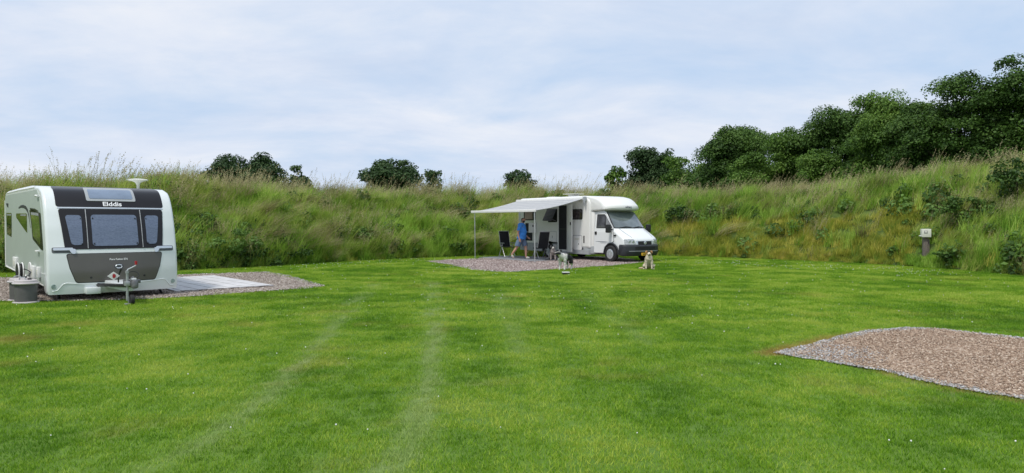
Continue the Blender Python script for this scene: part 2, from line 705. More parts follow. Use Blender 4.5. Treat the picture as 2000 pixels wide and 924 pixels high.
def join_np(parts):
    V, Fq, r, o = [], [], [], 0
    for v, f, a in parts:
        V.append(v)
        Fq.append(f + o)
        r.append(a)
        o += len(v)
    return np.concatenate(V), np.concatenate(Fq), np.concatenate(r)


def cards(P, Nn, size, g, aspect=1.5, droop=.0):
    """leaf-shaped (rhombic) quads at points P facing roughly Nn"""
    n = len(P)
    Nn = Nn / (np.linalg.norm(Nn, axis=1)[:, None] + 1e-9)
    r = g.normal(size=(n, 3))
    t = np.cross(Nn, r)
    t /= np.linalg.norm(t, axis=1)[:, None] + 1e-9
    b = np.cross(Nn, t)
    s = (size * (.6 + .8 * g.random(n)))[:, None]
    fold = Nn * s * .18
    V = np.stack([P - t * s * aspect * .5, P - b * s * .5 + fold, P + t * s * aspect * .5, P + b * s * .5 + fold], 1)
    Fq = np.arange(n * 4).reshape(n, 4)
    return V.reshape(-1, 3), Fq


# ================================================================ WORLD
SUN_EL, SUN_AZ = 60, 213        # azimuth clockwise from +Y (north): behind the camera, to the left
w = bpy.data.worlds.new('World')
SC.world = w
w.use_nodes = True
nt = w.node_tree
nt.nodes.clear()
wo = nt.nodes.new('ShaderNodeOutputWorld')
bg = nt.nodes.new('ShaderNodeBackground')
sky = nt.nodes.new('ShaderNodeTexSky')
sky.sky_type = 'NISHITA'
sky.sun_disc = False
sky.sun_elevation = R(SUN_EL)
sky.sun_rotation = R(SUN_AZ)
sky.dust_density = 2.0
tc = nt.nodes.new('ShaderNodeTexCoord')
sep = nt.nodes.new('ShaderNodeSeparateXYZ')
nt.links.new(tc.outputs['Generated'], sep.inputs[0])
za = N(nt, 'ShaderNodeMath', operation='MAXIMUM')
nt.links.new(sep.outputs[2], za.inputs[0])
za.inputs[1].default_value = 0.0
zb = N(nt, 'ShaderNodeMath', operation='ADD')
nt.links.new(za.outputs[0], zb.inputs[0])
zb.inputs[1].default_value = .22
dv = N(nt, 'ShaderNodeVectorMath', operation='DIVIDE')
nt.links.new(tc.outputs['Generated'], dv.inputs[0])
cmb = N(nt, 'ShaderNodeCombineXYZ')
for i in range(3):
    nt.links.new(zb.outputs[0], cmb.inputs[i])
nt.links.new(cmb.outputs[0], dv.inputs[1])


def cl_noise(scale, detail, rough, loc, stretch):
    mp = nt.nodes.new('ShaderNodeMapping')
    mp.inputs['Location'].default_value = loc
    mp.inputs['Rotation'].default_value = (0, 0, R(-18))
    mp.inputs['Scale'].default_value = stretch
    nt.links.new(dv.outputs[0], mp.inputs[0])
    n = nt.nodes.new('ShaderNodeTexNoise')
    n.inputs['Scale'].default_value = scale
    n.inputs['Detail'].default_value = detail
    n.inputs['Roughness'].default_value = rough
    n.inputs['Distortion'].default_value = .35
    nt.links.new(mp.outputs[0], n.inputs['Vector'])
    return n.outputs['Fac']


cov = cl_noise(1.1, 8, .58, (3.1, 1.7, 0), (.9, 1.25, .3))
shade = cl_noise(1.7, 9, .62, (9.3, 4.2, 0), (.9, 1.2, .3))
covm = ramp(nt, cov, [(.27, (0, 0, 0)), (.58, (1, 1, 1))])
cloudc = ramp(nt, shade, [(.30, (6.4, 7.3, 8.9)), (.48, (7.3, 8.0, 9.3)), (.70, (8.3, 8.7, 9.5))])
# the thin haze behind the cloud: blue, paler to the horizon
skyb = N(nt, 'ShaderNodeVectorMath', operation='SCALE')
nt.links.new(sky.outputs[0], skyb.inputs[0])
skyb.inputs['Scale'].default_value = .8
veil = mixc(nt, .80, skyb.outputs[0], (5.7, 7.5, 10.1))
allc = mixc(nt, covm, veil, cloudc)
nt.links.new(allc, bg.inputs[0])
bg.inputs[1].default_value = .1
nt.links.new(bg.outputs[0], wo.inputs[0])

sd = bpy.data.lights.new('sun', 'SUN')
sd.energy = 2.6
sd.angle = R(9)
sd.color = (1, .95, .87)
so = bpy.data.objects.new('sun', sd)
COL.objects.link(so)
so.rotation_euler = (R(90 - SUN_EL), 0, R(180 - SUN_AZ))
so.location = (0, 0, 30)

SC.view_settings.view_transform = 'Standard'
SC.view_settings.look = 'None'
SC.view_settings.exposure = 0.0
SC.view_settings.gamma = 1.0
SC.view_settings.use_curve_mapping = False
SC.cycles.max_bounces = 6
SC.cycles.diffuse_bounces = 3
SC.cycles.transparent_max_bounces = 6
SC.cycles.use_denoising = True
SC.cycles.denoiser = 'OPENIMAGEDENOISE'
SC.cycles.denoising_input_passes = 'RGB_ALBEDO_NORMAL'
SC.cycles.denoising_prefilter = 'ACCURATE'

# ================================================================ GROUND LAYOUT
PAD_R = [ground(*p) for p in [(1521, 692), (1564, 681), (1638, 660), (1697, 649), (1771, 642), (1830, 644), (2000, 663), (2350, 706), (2300, 850), (2000, 783), (1950, 776), (1859, 758), (1788, 744), (1732, 729), (1631, 713)]]
PAD_M = [ground(*p) for p in [(830, 511), (880, 508), (930, 506), (1000, 503), (1090, 501), (1200, 503), (1240, 508), (1258, 513), (1190, 520), (1100, 526), (1050, 529), (985, 533), (925, 528), (880, 518)]]
PAD_L = [ground(*p) for p in [(300, 541), (346, 538), (430, 535), (520, 532), (560, 539), (600, 550), (632, 560), (600, 565), (520, 570), (400, 579), (320, 584), (200, 588), (60, 590), (-60, 588), (-60, 545), (100, 541)]]
PADS = [PAD_R, PAD_M, PAD_L]

TRACKS = [([(290, 924), (400, 860), (520, 775), (600, 700), (660, 630), (700, 580), (745, 555)], .09, .8),
          ([(765, 924), (810, 850), (832, 770), (845, 690), (850, 640), (850, 590), (846, 550)], .10, .84),
          ([(985, 575), (1000, 640), (1015, 690)], .11, .5),
          ([(1150, 570), (1200, 620), (1260, 670)], .12, .42)]
TRK_W = [([ground(*p) for p in pl], s, a) for pl, s, a in TRACKS]


def lawn_attr(x, y):
    tr = np.zeros(x.shape)
    for pl, s, a in TRK_W:
        d = seg_dist(x, y, pl)
        ws = s * (.75 + .5 * vnoise(x * 1.3, y * 1.3))
        ends = np.clip(1.25 - .5 * vnoise(x * .6 + 5, y * .6), .5, 1)
        tr = np.maximum(tr, a * ends * np.exp(-(d / ws) ** 2))
    tr += .10 * np.clip(vnoise(x * .8 + 20, y * 2.1) - .55, 0, 1)
    dr = np.zeros(x.shape)
    e = seg_dist(x, y, [ground(*p) for p in [(1500, 692), (1560, 679), (1640, 660), (1720, 648)]])
    dr = np.maximum(dr, .85 * np.exp(-(e / .16) ** 2) * (.5 + .8 * vnoise(x * 3, y * 3)))
    e = seg_dist(x, y, [ground(*p) for p in [(1700, 722), (1790, 746), (1900, 768), (2000, 785)]])
    dr = np.maximum(dr, .55 * np.exp(-(e / .09) ** 2) * (.4 + .8 * vnoise(x * 4, y * 4)))
    e = np.hypot(x - ground(20, 664)[0], y - ground(20, 664)[1])
    dr = np.maximum(dr, .5 * np.exp(-(e / .4) ** 2))
    dr += .26 * np.clip(vnoise(x * .9 + 40, y * .9) * vnoise(x * 3 + 9, y * 3) - .42, 0, 1) * 3
    return np.clip(tr, 0, 1), np.clip(dr, 0, 1)


# ground sheet to the horizon
gm, nt2, out2 = new_mat('far_field_grass')
b = N(nt2, 'ShaderNodeBsdfPrincipled')
b.inputs['Roughness'].default_value = .9
nt2.links.new(ramp(nt2, noise(nt2, .05, 6), [(.3, (.05, .11, .02)), (.7, (.10, .17, .04))]), b.inputs['Base Color'])
nt2.links.new(b.outputs[0], out2.inputs[0])
mb = MB()
S_ = 3000
mb.add([(-S_, -S_, -.03), (S_, -S_, -.03), (S_, S_, -.03), (-S_, S_, -.03)], [(0, 1, 2, 3)])
tag(mb.build('ground', gm, smooth=0), kind='structure')

# lawn soil/thatch sheet
lm, nt2, out2 = new_mat('lawn_thatch')
b = N(nt2, 'ShaderNodeBsdfPrincipled')
b.inputs['Roughness'].default_value = .9
f1 = noise(nt2, 30, 5, .7)
f2 = noise(nt2, .5, 4)
c = ramp(nt2, f1, [(.3, (.05, .10, .008)), (.55, (.10, .20, .012)), (.8, (.18, .28, .03))])
c = mixc(nt2, .4, c, ramp(nt2, f2, [(.3, (.06, .13, .008)), (.7, (.17, .28, .02))]))
at = N(nt2, 'ShaderNodeAttribute', attribute_name='track')
c = mixc(nt2, at.outputs['Fac'], c, (.20, .27, .08))
at = N(nt2, 'ShaderNodeAttribute', attribute_name='dry')
c = mixc(nt2, at.outputs['Fac'], c, (.36, .22, .08))
nt2.links.new(c, b.inputs['Base Color'])
bump(nt2, f1, .6, .02, b)
nt2.links.new(b.outputs[0], out2.inputs[0])
gx, gy = np.meshgrid(np.arange(-30, 30.01, .2), np.arange(-12, 44.01, .2))
tr, dr = lawn_attr(gx.ravel(), gy.ravel())
nx, ny = gx.shape[1], gx.shape[0]
ii = np.arange(nx * ny).reshape(ny, nx)
Fq = np.stack([ii[:-1, :-1], ii[:-1, 1:], ii[1:, 1:], ii[1:, :-1]], -1).reshape(-1, 4)
me = fast_mesh('lawn', np.stack([gx.ravel(), gy.ravel(), 0 * gx.ravel()], 1), Fq, {'track': tr, 'dry': dr})
tag(link('lawn', me, lm, smooth=0), kind='structure')


# gravel pads
def gravel_mat(name, stops, edgec):
    m, nt, out = new_mat(name)
    b = N(nt, 'ShaderNodeBsdfPrincipled')
    b.inputs['Roughness'].default_value = .85
    tc = N(nt, 'ShaderNodeTexCoord')
    vo = N(nt, 'ShaderNodeTexVoronoi')
    vo.inputs['Scale'].default_value = 42
    nt.links.new(tc.outputs['Object'], vo.inputs['Vector'])
    sp = N(nt, 'ShaderNodeSeparateColor')
    nt.links.new(vo.outputs['Color'], sp.inputs[0])
    c = ramp(nt, sp.outputs[0], stops)
    at = N(nt, 'ShaderNodeAttribute', attribute_name='edge')
    ce = ramp(nt, sp.outputs[1], [(0, tuple(x * .6 for x in edgec)), (1, tuple(min(1, x * 1.5) for x in edgec))])
    c = mixc(nt, at.outputs['Fac'], c, ce)
    nt.links.new(c, b.inputs['Base Color'])
    bump(nt, vo.outputs['Distance'], .8, .015, b)
    nt.links.new(b.outputs[0], out.inputs[0])
    return m


G_STOPS = [[(0, (.15, .10, .065)), (.4, (.32, .22, .15)), (.75, (.44, .33, .24)), (1, (.60, .50, .40))],
           [(0, (.16, .12, .11)), (.4, (.30, .23, .21)), (.75, (.41, .33, .30)), (1, (.58, .52, .48))],
           [(0, (.15, .12, .10)), (.4, (.29, .24, .20)), (.75, (.40, .34, .29)), (1, (.56, .50, .45))]]


def stone_mesh(seed):
    g = random.Random(seed)
    bm = bmesh.new()
    bmesh.ops.create_icosphere(bm, subdivisions=1, radius=1)
    for v in bm.verts:
        v.co = Vector((v.co.x * 1.2, v.co.y * .9, v.co.z * .6)) * (.75 + .5 * g.random())
    me = bpy.data.meshes.new('pebble')
    bm.to_mesh(me)
    bm.free()
    return me


def stone_mat(name, stops):
    m, nt, out = new_mat(name)
    b = N(nt, 'ShaderNodeBsdfPrincipled')
    b.inputs['Roughness'].default_value = .8
    oi = N(nt, 'ShaderNodeObjectInfo')
    nt.links.new(ramp(nt, oi.outputs['Random'], stops), b.inputs['Base Color'])
    nt.links.new(b.outputs[0], out.inputs[0])
    return m


SM = [stone_mat('pebbles_%s' % n, G_STOPS[i]) for i, n in enumerate(('brown', 'pink', 'buff'))]
SM.append(stone_mat('pebbles_grey', [(0, (.15, .145, .14)), (.4, (.32, .315, .31)), (.8, (.48, .475, .47)), (1, (.66, .65, .64))]))
GM = [gravel_mat('gravel_brown', G_STOPS[0], (.34, .33, .32)), gravel_mat('gravel_pink', G_STOPS[1], (.34, .31, .28)), gravel_mat('gravel_buff', G_STOPS[2], (.32, .28, .24))]
spts, sidx, sscl = [], [], []
for k, (poly, band) in enumerate(((PAD_R, .15), (PAD_M, .2), (PAD_L, .15))):
    P = np.array(poly)
    st = (.07, .3, .2)[k]
    x0, y0 = P.min(0) - .3
    x1, y1 = P.max(0) + .3
    gx, gy = np.meshgrid(np.arange(x0, x1, st), np.arange(y0, y1, st))
    x, y = gx.ravel(), gy.ravel()
    d = seg_dist(x, y, poly, True)
    ins = in_poly(x, y, poly)
    wob = .10 * (vnoise(x * 2.5, y * 2.5) - .5)
    keep = ins | (d < .04 + wob)
    edge = np.clip(1.25 - d / (band * (.5 + 1.2 * vnoise(x * 1.7 + 3, y * 1.7))), 0, 1) * (1.0 if k == 0 else .6)
    if k == 0:   # the brown runs nearly to the lower right edge and fades to grey at the upper left tip
        edge = np.maximum(edge, np.clip(.9 - np.hypot(x - ground(1600, 690)[0], y - ground(1600, 690)[1]) / 1.0, 0, .8))
    ny, nx = gx.shape
    ii = np.arange(nx * ny).reshape(ny, nx)
    Fq = np.stack([ii[:-1, :-1], ii[:-1, 1:], ii[1:, 1:], ii[1:, :-1]], -1).reshape(-1, 4)
    Fq = Fq[keep[Fq].all(1)]
    me = fast_mesh('gravel_pad', np.stack([x, y, np.full(x.shape, .012) + .012 * vnoise(x * 2, y * 2)], 1), Fq, {'edge': edge})
    tag(link('gravel_pad', me, GM[k], smooth=0), kind='structure')
    dens = (2600, 300, 460)[k]
    area = (x1 - x0) * (y1 - y0)
    n = int(area * dens)
    x, y = x0 + (x1 - x0) * rng.random(n), y0 + (y1 - y0) * rng.random(n)
    vis = (np.abs(x) < 1.1 * y + 2) & (y > 3.5)
    d = seg_dist(x, y, poly, True)
    wob = .08 * (vnoise(x * 2.5, y * 2.5) - .5)
    keep = vis & (in_poly(x, y, poly) | (d < .04 + wob)) 
    x, y, d = x[keep], y[keep], d[keep]
    e = np.clip(1.15 - d / (band * (.5 + 1.2 * vnoise(x * 1.7 + 3, y * 1.7))), 0, 1) * (1.0 if k == 0 else .45)
    if k == 0:
        e = np.maximum(e, np.clip(.8 - np.hypot(x - ground(1600, 690)[0], y - ground(1600, 690)[1]) / 1.0, 0, .7))
    grey = rng.random(len(x)) < e * .8
    spts.append(np.stack([x, y, .02 + .008 * rng.random(len(x))], 1))
    sidx.append(np.where(grey, 9 + rng.integers(0, 3, len(x)), 3 * k + rng.integers(0, 3, len(x))))
    sscl.append((.006 + .008 * rng.random(len(x)) ** 2) * (1.0, 1.9, 1.6)[k])
spts, sidx, sscl = np.concatenate(spts), np.concatenate(sidx), np.concatenate(sscl)
srot = np.stack([rng.normal(0, .3, len(spts)), rng.normal(0, .3, len(spts)), rng.random(len(spts)) * 6.28], 1)
scatter('loose_gravel', spts, sidx, srot, sscl, [(stone_mesh(i), SM[i // 3]) for i in range(12)])

# ---------------------------------------------------------------- the bank
base_world = [(-18, -14), (-21, -5), (-21.5, 4), (-20.5, 13)]
base_px = [(-60, 535), (60, 532), (200, 531), (330, 530), (430, 525), (520, 521), (640, 513), (750, 507), (850, 503), (930, 500), (1000, 498.5), (1100, 498), (1200, 498), (1300, 500), (1400, 503), (1500, 507), (1600, 511), (1700, 516), (1780, 521), (1850, 526), (1930, 533), (2000, 540)]
base_pts = base_world + [ground(*p) for p in base_px] + [(17.4, 17), (19.2, 10), (20, 1), (19, -12)]
Bp = np.array(base_pts)
cum = np.concatenate([[0], np.cumsum(np.hypot(*np.diff(Bp, axis=0).T))])
LU = cum[-1]
us = np.arange(0, LU, .4)
bx, by = np.interp(us, cum, Bp[:, 0]), np.interp(us, cum, Bp[:, 1])
ker = np.ones(7) / 7


def smooth1(a, k=2):
    for _ in range(k):
        p = np.pad(a, 3, mode='edge')
        a = np.convolve(p, ker, 'valid')
    return a


bx, by = smooth1(bx, 1), smooth1(by, 1)
tx, ty = np.gradient(smooth1(bx, 4)), np.gradient(smooth1(by, 4))
ln = np.hypot(tx, ty)
nxo, nyo = -ty / ln, tx / ln          # outward (path runs left to right, away from the lawn)
nxo, nyo = smooth1(nxo, 4), smooth1(nyo, 4)
RUN = 5.0
rx, ry = bx + nxo * RUN, by + nyo * RUN
top_px = np.array([(-300, 325), (0, 327), (150, 332), (330, 345), (400, 340), (500, 337), (600, 342), (700, 353), (860, 356), (1000, 356), (1160, 352), (1300, 350), (1450, 344), (1550, 338), (1650, 328), (1750, 316), (1830, 308), (1900, 300), (1960, 296), (2000, 300), (2300, 300)], float)
rpx = np.where(ry > 3, 1000 + FPX * rx / np.maximum(ry, 3), np.where(rx < 0, -300, 2300))
ytop = np.interp(rpx, top_px[:, 0], top_px[:, 1])
hr = CAMH + (435 - ytop) / FPX * ry - np.interp(rpx, [350, 760, 900, 1150, 1300, 1650, 1900], [1.28, 1.28, 1.12, 1.12, 1.35, 1.35, 1.0])
hr = np.where(ry > 10, hr, 3.6)
hr = smooth1(np.clip(hr, 2.5, 5.0), 2)


def bank_xyz(u, v):
    """u metres along the foot, v 0..1 up the slope, 1..2.6 over the top and down the far side"""
    x0, y0 = np.interp(u, us, bx), np.interp(u, us, by)
    n0, n1 = np.interp(u, us, nxo), np.interp(u, us, nyo)
    h = np.interp(u, us, hr)
    vv = np.clip(v, 0, 1)
    f = 1 - (1 - vv) ** 1.7
    f = np.where(v > 1.25, np.clip(1 - (v - 1.25) / 1.35, 0, 1) ** 1.2, f)
    lump = (vnoise(u * .35, v * 4 + 7) - .5) * .5 * np.sin(np.clip(v, 0, 1) * np.pi) + (vnoise(u * .9 + 11, v * 7) - .5) * .45 * np.clip(v * 3, 0, 1)
    lump = np.where(v > 2.0, 0, lump)
    return np.stack([x0 + n0 * RUN * v, y0 + n1 * RUN * v, h * f + lump - .05 * (v <= 0.001)], -1)


bmz, nt2, out2 = new_mat('bank_earth')
b = N(nt2, 'ShaderNodeBsdfPrincipled')
b.inputs['Roughness'].default_value = .95
nt2.links.new(ramp(nt2, noise(nt2, 3, 6, .7), [(.3, (.035, .06, .012)), (.5, (.08, .13, .022)), (.75, (.15, .19, .04))]), b.inputs['Base Color'])
nt2.links.new(b.outputs[0], out2.inputs[0])
vv = np.concatenate([np.linspace(0, 1.25, 26), np.linspace(1.35, 2.6, 10)])
U, V_ = np.meshgrid(us, vv)
P = bank_xyz(U.ravel(), V_.ravel())
P[V_.ravel() == 0, 2] = -.1
ny, nx = U.shape
ii = np.arange(nx * ny).reshape(ny, nx)
Fq = np.stack([ii[:-1, :-1], ii[:-1, 1:], ii[1:, 1:], ii[1:, :-1]], -1).reshape(-1, 4)
tag(link('bank_terrain', fast_mesh('bank_terrain', P, Fq), bmz, smooth=60), kind='structure')

# ---------------------------------------------------------------- lawn grass (stuff)
lsrc = []
for i in range(5):     # near, fine
    V, Fq, r = blades(190, .115, .014, .036, .0048, .75, .6, 100 + i, 2, square=True)
    lsrc.append((fast_mesh('turf', V, Fq, {'rnd': r}), MAT['lawn_blade']))
for i in range(4):     # far, coarser
    V, Fq, r = blades(300, .23, .02, .042, .009, .7, .5, 200 + i, 1, square=True)
    lsrc.append((fast_mesh('turf', V, Fq, {'rnd': r}), MAT['lawn_blade']))
for i in range(2):     # longer tufts
    V, Fq, r = blades(70, .09, .03, .065, .005, .7, .8, 300 + i, 3)
    lsrc.append((fast_mesh('turf', V, Fq, {'rnd': r * .5}), MAT['lawn_blade']))


def lawn_points(y0, y1, step, lo, hi, smin, smax):
    gx, gy = np.meshgrid(np.arange(-32, 32, step), np.arange(y0, y1, step))
    x = gx.ravel() + (rng.random(gx.size) - .5) * step * .6
    y = gy.ravel() + (rng.random(gx.size) - .5) * step * .6
    lim = 1.15 * y + 3
    k = (np.abs(x) < lim) & (y >= 1.6)
    x, y = x[k], y[k]
    # inside the foot of the bank
    poly = np.stack([bx + nxo * .25, by + nyo * .25], 1)
    k = in_poly(x, y, poly)
    for p in PADS:
        d = seg_dist(x, y, p, True)
        k &= ~(in_poly(x, y, p) & (d > step * .35))
    x, y = x[k], y[k]
    n = len(x)
    return x, y, rng.integers(lo, hi, n), smin + (smax - smin) * rng.random(n)


A = [lawn_points(1.6, 11.5, .155, 0, 5, .8, 1.1), lawn_points(11.5, 42, .30, 5, 9, .85, 1.1)]
tx_, ty_ = rng.random(2600) * 40 - 20, 3 + rng.random(2600) * 25
k = (np.abs(tx_) < .8 * ty_ + 1) & (vnoise(tx_ * .7, ty_ * .7) > .5) & in_poly(tx_, ty_, np.stack([bx, by], 1))
for p in PADS:
    k &= ~in_poly(tx_, ty_, p)
A.append((tx_[k], ty_[k], rng.integers(9, 11, k.sum()), .5 + .5 * rng.random(k.sum())))
x = np.concatenate([a[0] for a in A])
y = np.concatenate([a[1] for a in A])
ix = np.concatenate([a[2] for a in A])
sc = np.concatenate([a[3] for a in A])
tr, dr = lawn_attr(x, y)
sc = sc * (1 - .08 * tr)
n = len(x)
scatter('lawn_grass', np.stack([x, y, np.zeros(n)], 1), ix, np.stack([rng.normal(0, .03, n), rng.normal(0, .03, n), rng.integers(0, 4, n) * np.pi / 2 + rng.normal(0, .15, n)], 1), sc, lsrc, {'track': tr, 'dry': dr})

# clover flowers (stuff)
fm_ = []
for i in range(2):
    bm = bmesh.new()
    bmesh.ops.create_icosphere(bm, subdivisions=1, radius=1)
    me = bpy.data.meshes.new('clover_head')
    bm.to_mesh(me)
    bm.free()
    fm_.append((me, MAT['clover']))
n = 16000
x, y = rng.random(n) * 56 - 28, 3.5 + rng.random(n) * 31
k = (np.abs(x) < .78 * y + 1) & in_poly(x, y, np.stack([bx - nxo * .2, by - nyo * .2], 1))
band = np.exp(-(seg_dist(x, y, [ground(*p) for p in [(600, 522), (720, 514), (840, 508)]]) / 1.0) ** 2) + .8 * np.exp(-(seg_dist(x, y, [ground(*p) for p in [(1330, 512), (1500, 520), (1700, 525), (1800, 535)]]) / 1.2) ** 2)
prob = .06 + .5 * np.clip(vnoise(x * .5, y * .5) - .55, 0, 1) * vnoise(x * 2.3, y * 2.3) + .75 * band
k &= rng.random(n) < prob
for p in PADS:
    k &= ~in_poly(x, y, p)
x, y = x[k], y[k]
n = len(x)
scatter('clover_flowers', np.stack([x, y, .035 + .02 * rng.random(n)], 1), rng.integers(0, 2, n), np.zeros((n, 3)), np.clip(.0032 + .004 * rng.random(n) + .00022 * y, 0, .0105), fm_)

# ---------------------------------------------------------------- tall vegetation on the bank (stuff)
vsrc = []
KIND = {}


def add_kind(nm, lst):
    KIND[nm] = (len(vsrc), len(lst))
    vsrc.extend(lst)


def tuft(seed, n, spread, h0, h1, w, lean, curl, mat, wind=(.12, 0), scale_r=1.0):
    V, Fq, r = blades(n, spread, h0, h1, w, lean, curl, seed, 3, wind)
    return (fast_mesh('tuft', V, Fq, {'rnd': r * scale_r}), MAT[mat])


def seed_tuft(seed, n, spread, h0, h1, wind, heavy=1.0):
    """thin stems ending in feathery panicles"""
    g = np.random.default_rng(seed)
    parts = [blades(n, spread, h0, h1, .009, .22, .5, seed, 3, wind)]
    V = parts[0][0].reshape(n, 8, 3)
    tip = (V[:, 6] + V[:, 7]) / 2
    prev = (V[:, 4] + V[:, 5]) / 2
    d = tip - prev
    d /= np.linalg.norm(d, axis=1)[:, None]
    q = 11
    pts = (tip[:, None, :] + d[:, None, :] * np.linspace(-.16, .05, q)[None, :, None] * heavy + g.normal(0, .012, (n, q, 3))).reshape(-1, 3)
    cv, cf = cards(pts, g.normal(size=(len(pts), 3)), .013 * heavy, g, 2.6)
    parts.append((cv, cf, np.repeat(.4 + .6 * g.random(len(pts)), 4)))
    V, Fq, r = join_np(parts)
    return (fast_mesh('seed_tuft', V, Fq, {'rnd': r}), MAT['tall_buff'])


def weed(seed, n, spread, h, size):
    g = np.random.default_rng(seed)
    th, rr = g.random(n) * 6.28, spread * np.sqrt(g.random(n))
    z = h * g.random(n) ** .8 * (1 - .5 * (rr / spread) ** 2)
    P = np.stack([rr * np.cos(th), rr * np.sin(th), z + .02], 1)
    Nn = np.stack([np.cos(th) * .6, np.sin(th) * .6, np.full(n, .8)], 1) + g.normal(0, .45, (n, 3))
    V, Fq = cards(P, Nn, size, g, 1.6)
    return (fast_mesh('weed', V, Fq, {'rnd': np.repeat(g.random(n), 4)}), MAT['weed_dark'])


add_kind('green', [tuft(400 + i, 75, .26, .35, .85, .017, .35, .7, 'tall_green', (.14, -.05)) for i in range(4)])
add_kind('olive', [tuft(420 + i, 75, .26, .35, .80, .016, .42, .9, 'tall_olive', (.18, -.08)) for i in range(4)])
add_kind('buff', [seed_tuft(440 + i, 26, .3, .5, .95, (.26, -.08)) for i in range(4)])
add_kind('wisp', [seed_tuft(460 + i, 12, .4, .75, 1.35, (.20, 0), 1.2) for i in range(4)])
add_kind('weed', [weed(480 + i, 130, .36, .6, .085) for i in range(4)])
add_kind('yellow', [tuft(500 + i, 80, .26, .18, .42, .014, .45, .7, 'low_yellow', (.1, -.05)) for i in range(4)])
add_kind('short', [tuft(520 + i, 70, .24, .10, .26, .014, .5, .6, 'tall_green', (.05, 0)) for i in range(3)])
add_kind('flop', [tuft(540 + i, 60, .24, .6, .95, .014, .35, 1.6, 'tall_buff', (.45, -.25), .9) for i in range(3)])

def bank_at_px(pxw, vw):
    P = bank_xyz(us, np.full(len(us), vw))
    q = np.where(P[:, 1] > 8, 1000 + FPX * P[:, 0] / np.maximum(P[:, 1], 8), 1e6)
    i = int(np.argmin(np.abs(q - pxw)))
    return P[i]


def bank_hit(px, py):
    best, bp_ = 1e9, None
    for vq in np.linspace(0, .6, 121):
        q_ = bank_at_px(px, vq)
        pyq = 435 - FPX * (q_[2] - CAMH) / q_[1]
        if abs(pyq - py) < best:
            best, bp_ = abs(pyq - py), q_
    return bp_


POST = bank_hit(1799, 500)
n = 26000
u = rng.random(n) * LU
v = rng.random(n) * 1.55
v[:2600] = rng.random(2600) * .07
P = bank_xyz(u, v)
dep = P[:, 1]
k = (dep > 2) & (np.abs(P[:, 0]) < .82 * dep + 3)
tw = np.array([POST[0], POST[1]]) / np.hypot(POST[0], POST[1])
al_ = (POST[0] - P[:, 0]) * tw[0] + (POST[1] - P[:, 1]) * tw[1]
ac_ = np.abs((POST[0] - P[:, 0]) * tw[1] - (POST[1] - P[:, 1]) * tw[0])
near_post = (ac_ < .5) & (al_ > -.35) & (al_ < 3)
u, v, P = u[k], v[k], P[k]
px = 1000 + FPX * P[:, 0] / P[:, 1]
n = len(u)
a1, a2, a3 = vnoise(u * .33, v * 3.2), vnoise(u * .55 + 30, v * 5 + 3), vnoise(u * 1.3 + 8, v * 8)
rr = rng.random(n)
right = np.clip((px - 1230) / 120, 0, 1) * np.clip((1830 - px) / 80, 0, 1)
left = np.clip((600 - px) / 250, 0, 1)
names = list(KIND)
prob = {
    'green': .9 + 1.6 * np.clip(a1 - .45, 0, 1) * 3 + .5 * (v < .35) * (1 - right),
    'olive': .5 + .9 * np.clip(.55 - a1, 0, 1) * 3 + .6 * left,
    'buff': .16 + 1.2 * np.clip(a2 - .5, 0, 1) * 3 + .4 * (v > .7) + .9 * (v > .86),
    'weed': (.10 + 3.6 * np.clip(a2 * .6 + a3 * .5 - .58 + .10 * left * (v < .4), 0, 1)) * (1 - .7 * right) + 0.5 * right * np.exp(-((v - .5) / .09) ** 2) * (a3 > .45) + 1.1 * left * (v < .16) + 2.2 * left * (v < .34) * (a3 > .42),
    'yellow': 10.0 * right * (v < .44) + .45,
    'short': 2.2 * (v < .05) + 0,
    'flop': .03 + .55 * np.clip(a3 - .45, 0, 1) * 2 * (v < .85),
    'wisp': .25 * (v > .8) + .9 * (v > .95),
}
W = np.stack([prob[nm] + 0 * v for nm in names], 1)
W *= np.where((v > 1.25)[:, None], np.array([1 if nm in ('green', 'olive', 'wisp', 'buff') else .1 for nm in names])[None], 1)
W[:, names.index('green')] *= 1 - .75 * right * (v < .42)
W[:, names.index('buff')] *= 1 - .6 * right * (v < .42)
cw = np.cumsum(W / W.sum(1)[:, None], 1)
ki = (rr[:, None] > cw).sum(1).clip(0, len(names) - 1)
idx = np.array([KIND[names[i]][0] + rng.integers(0, KIND[names[i]][1]) for i in ki])
scl = .55 + .75 * rng.random(n) * (.6 + .8 * a3)
scl *= np.where(v < .05, .6, 1)
scl *= np.where(px < 350, 1.12, 1)
near_post = near_post[k]
idx = np.where(near_post, KIND['short'][0] + rng.integers(0, 3, n), idx)
scl = np.where(near_post, 1.0, scl)
P[:, 2] -= .03
tilt = .12
scatter('tall_bank_grass', P, idx, np.stack([rng.normal(0, tilt, n), rng.normal(.05, tilt, n), rng.normal(0, .7, n)], 1), scl, vsrc)


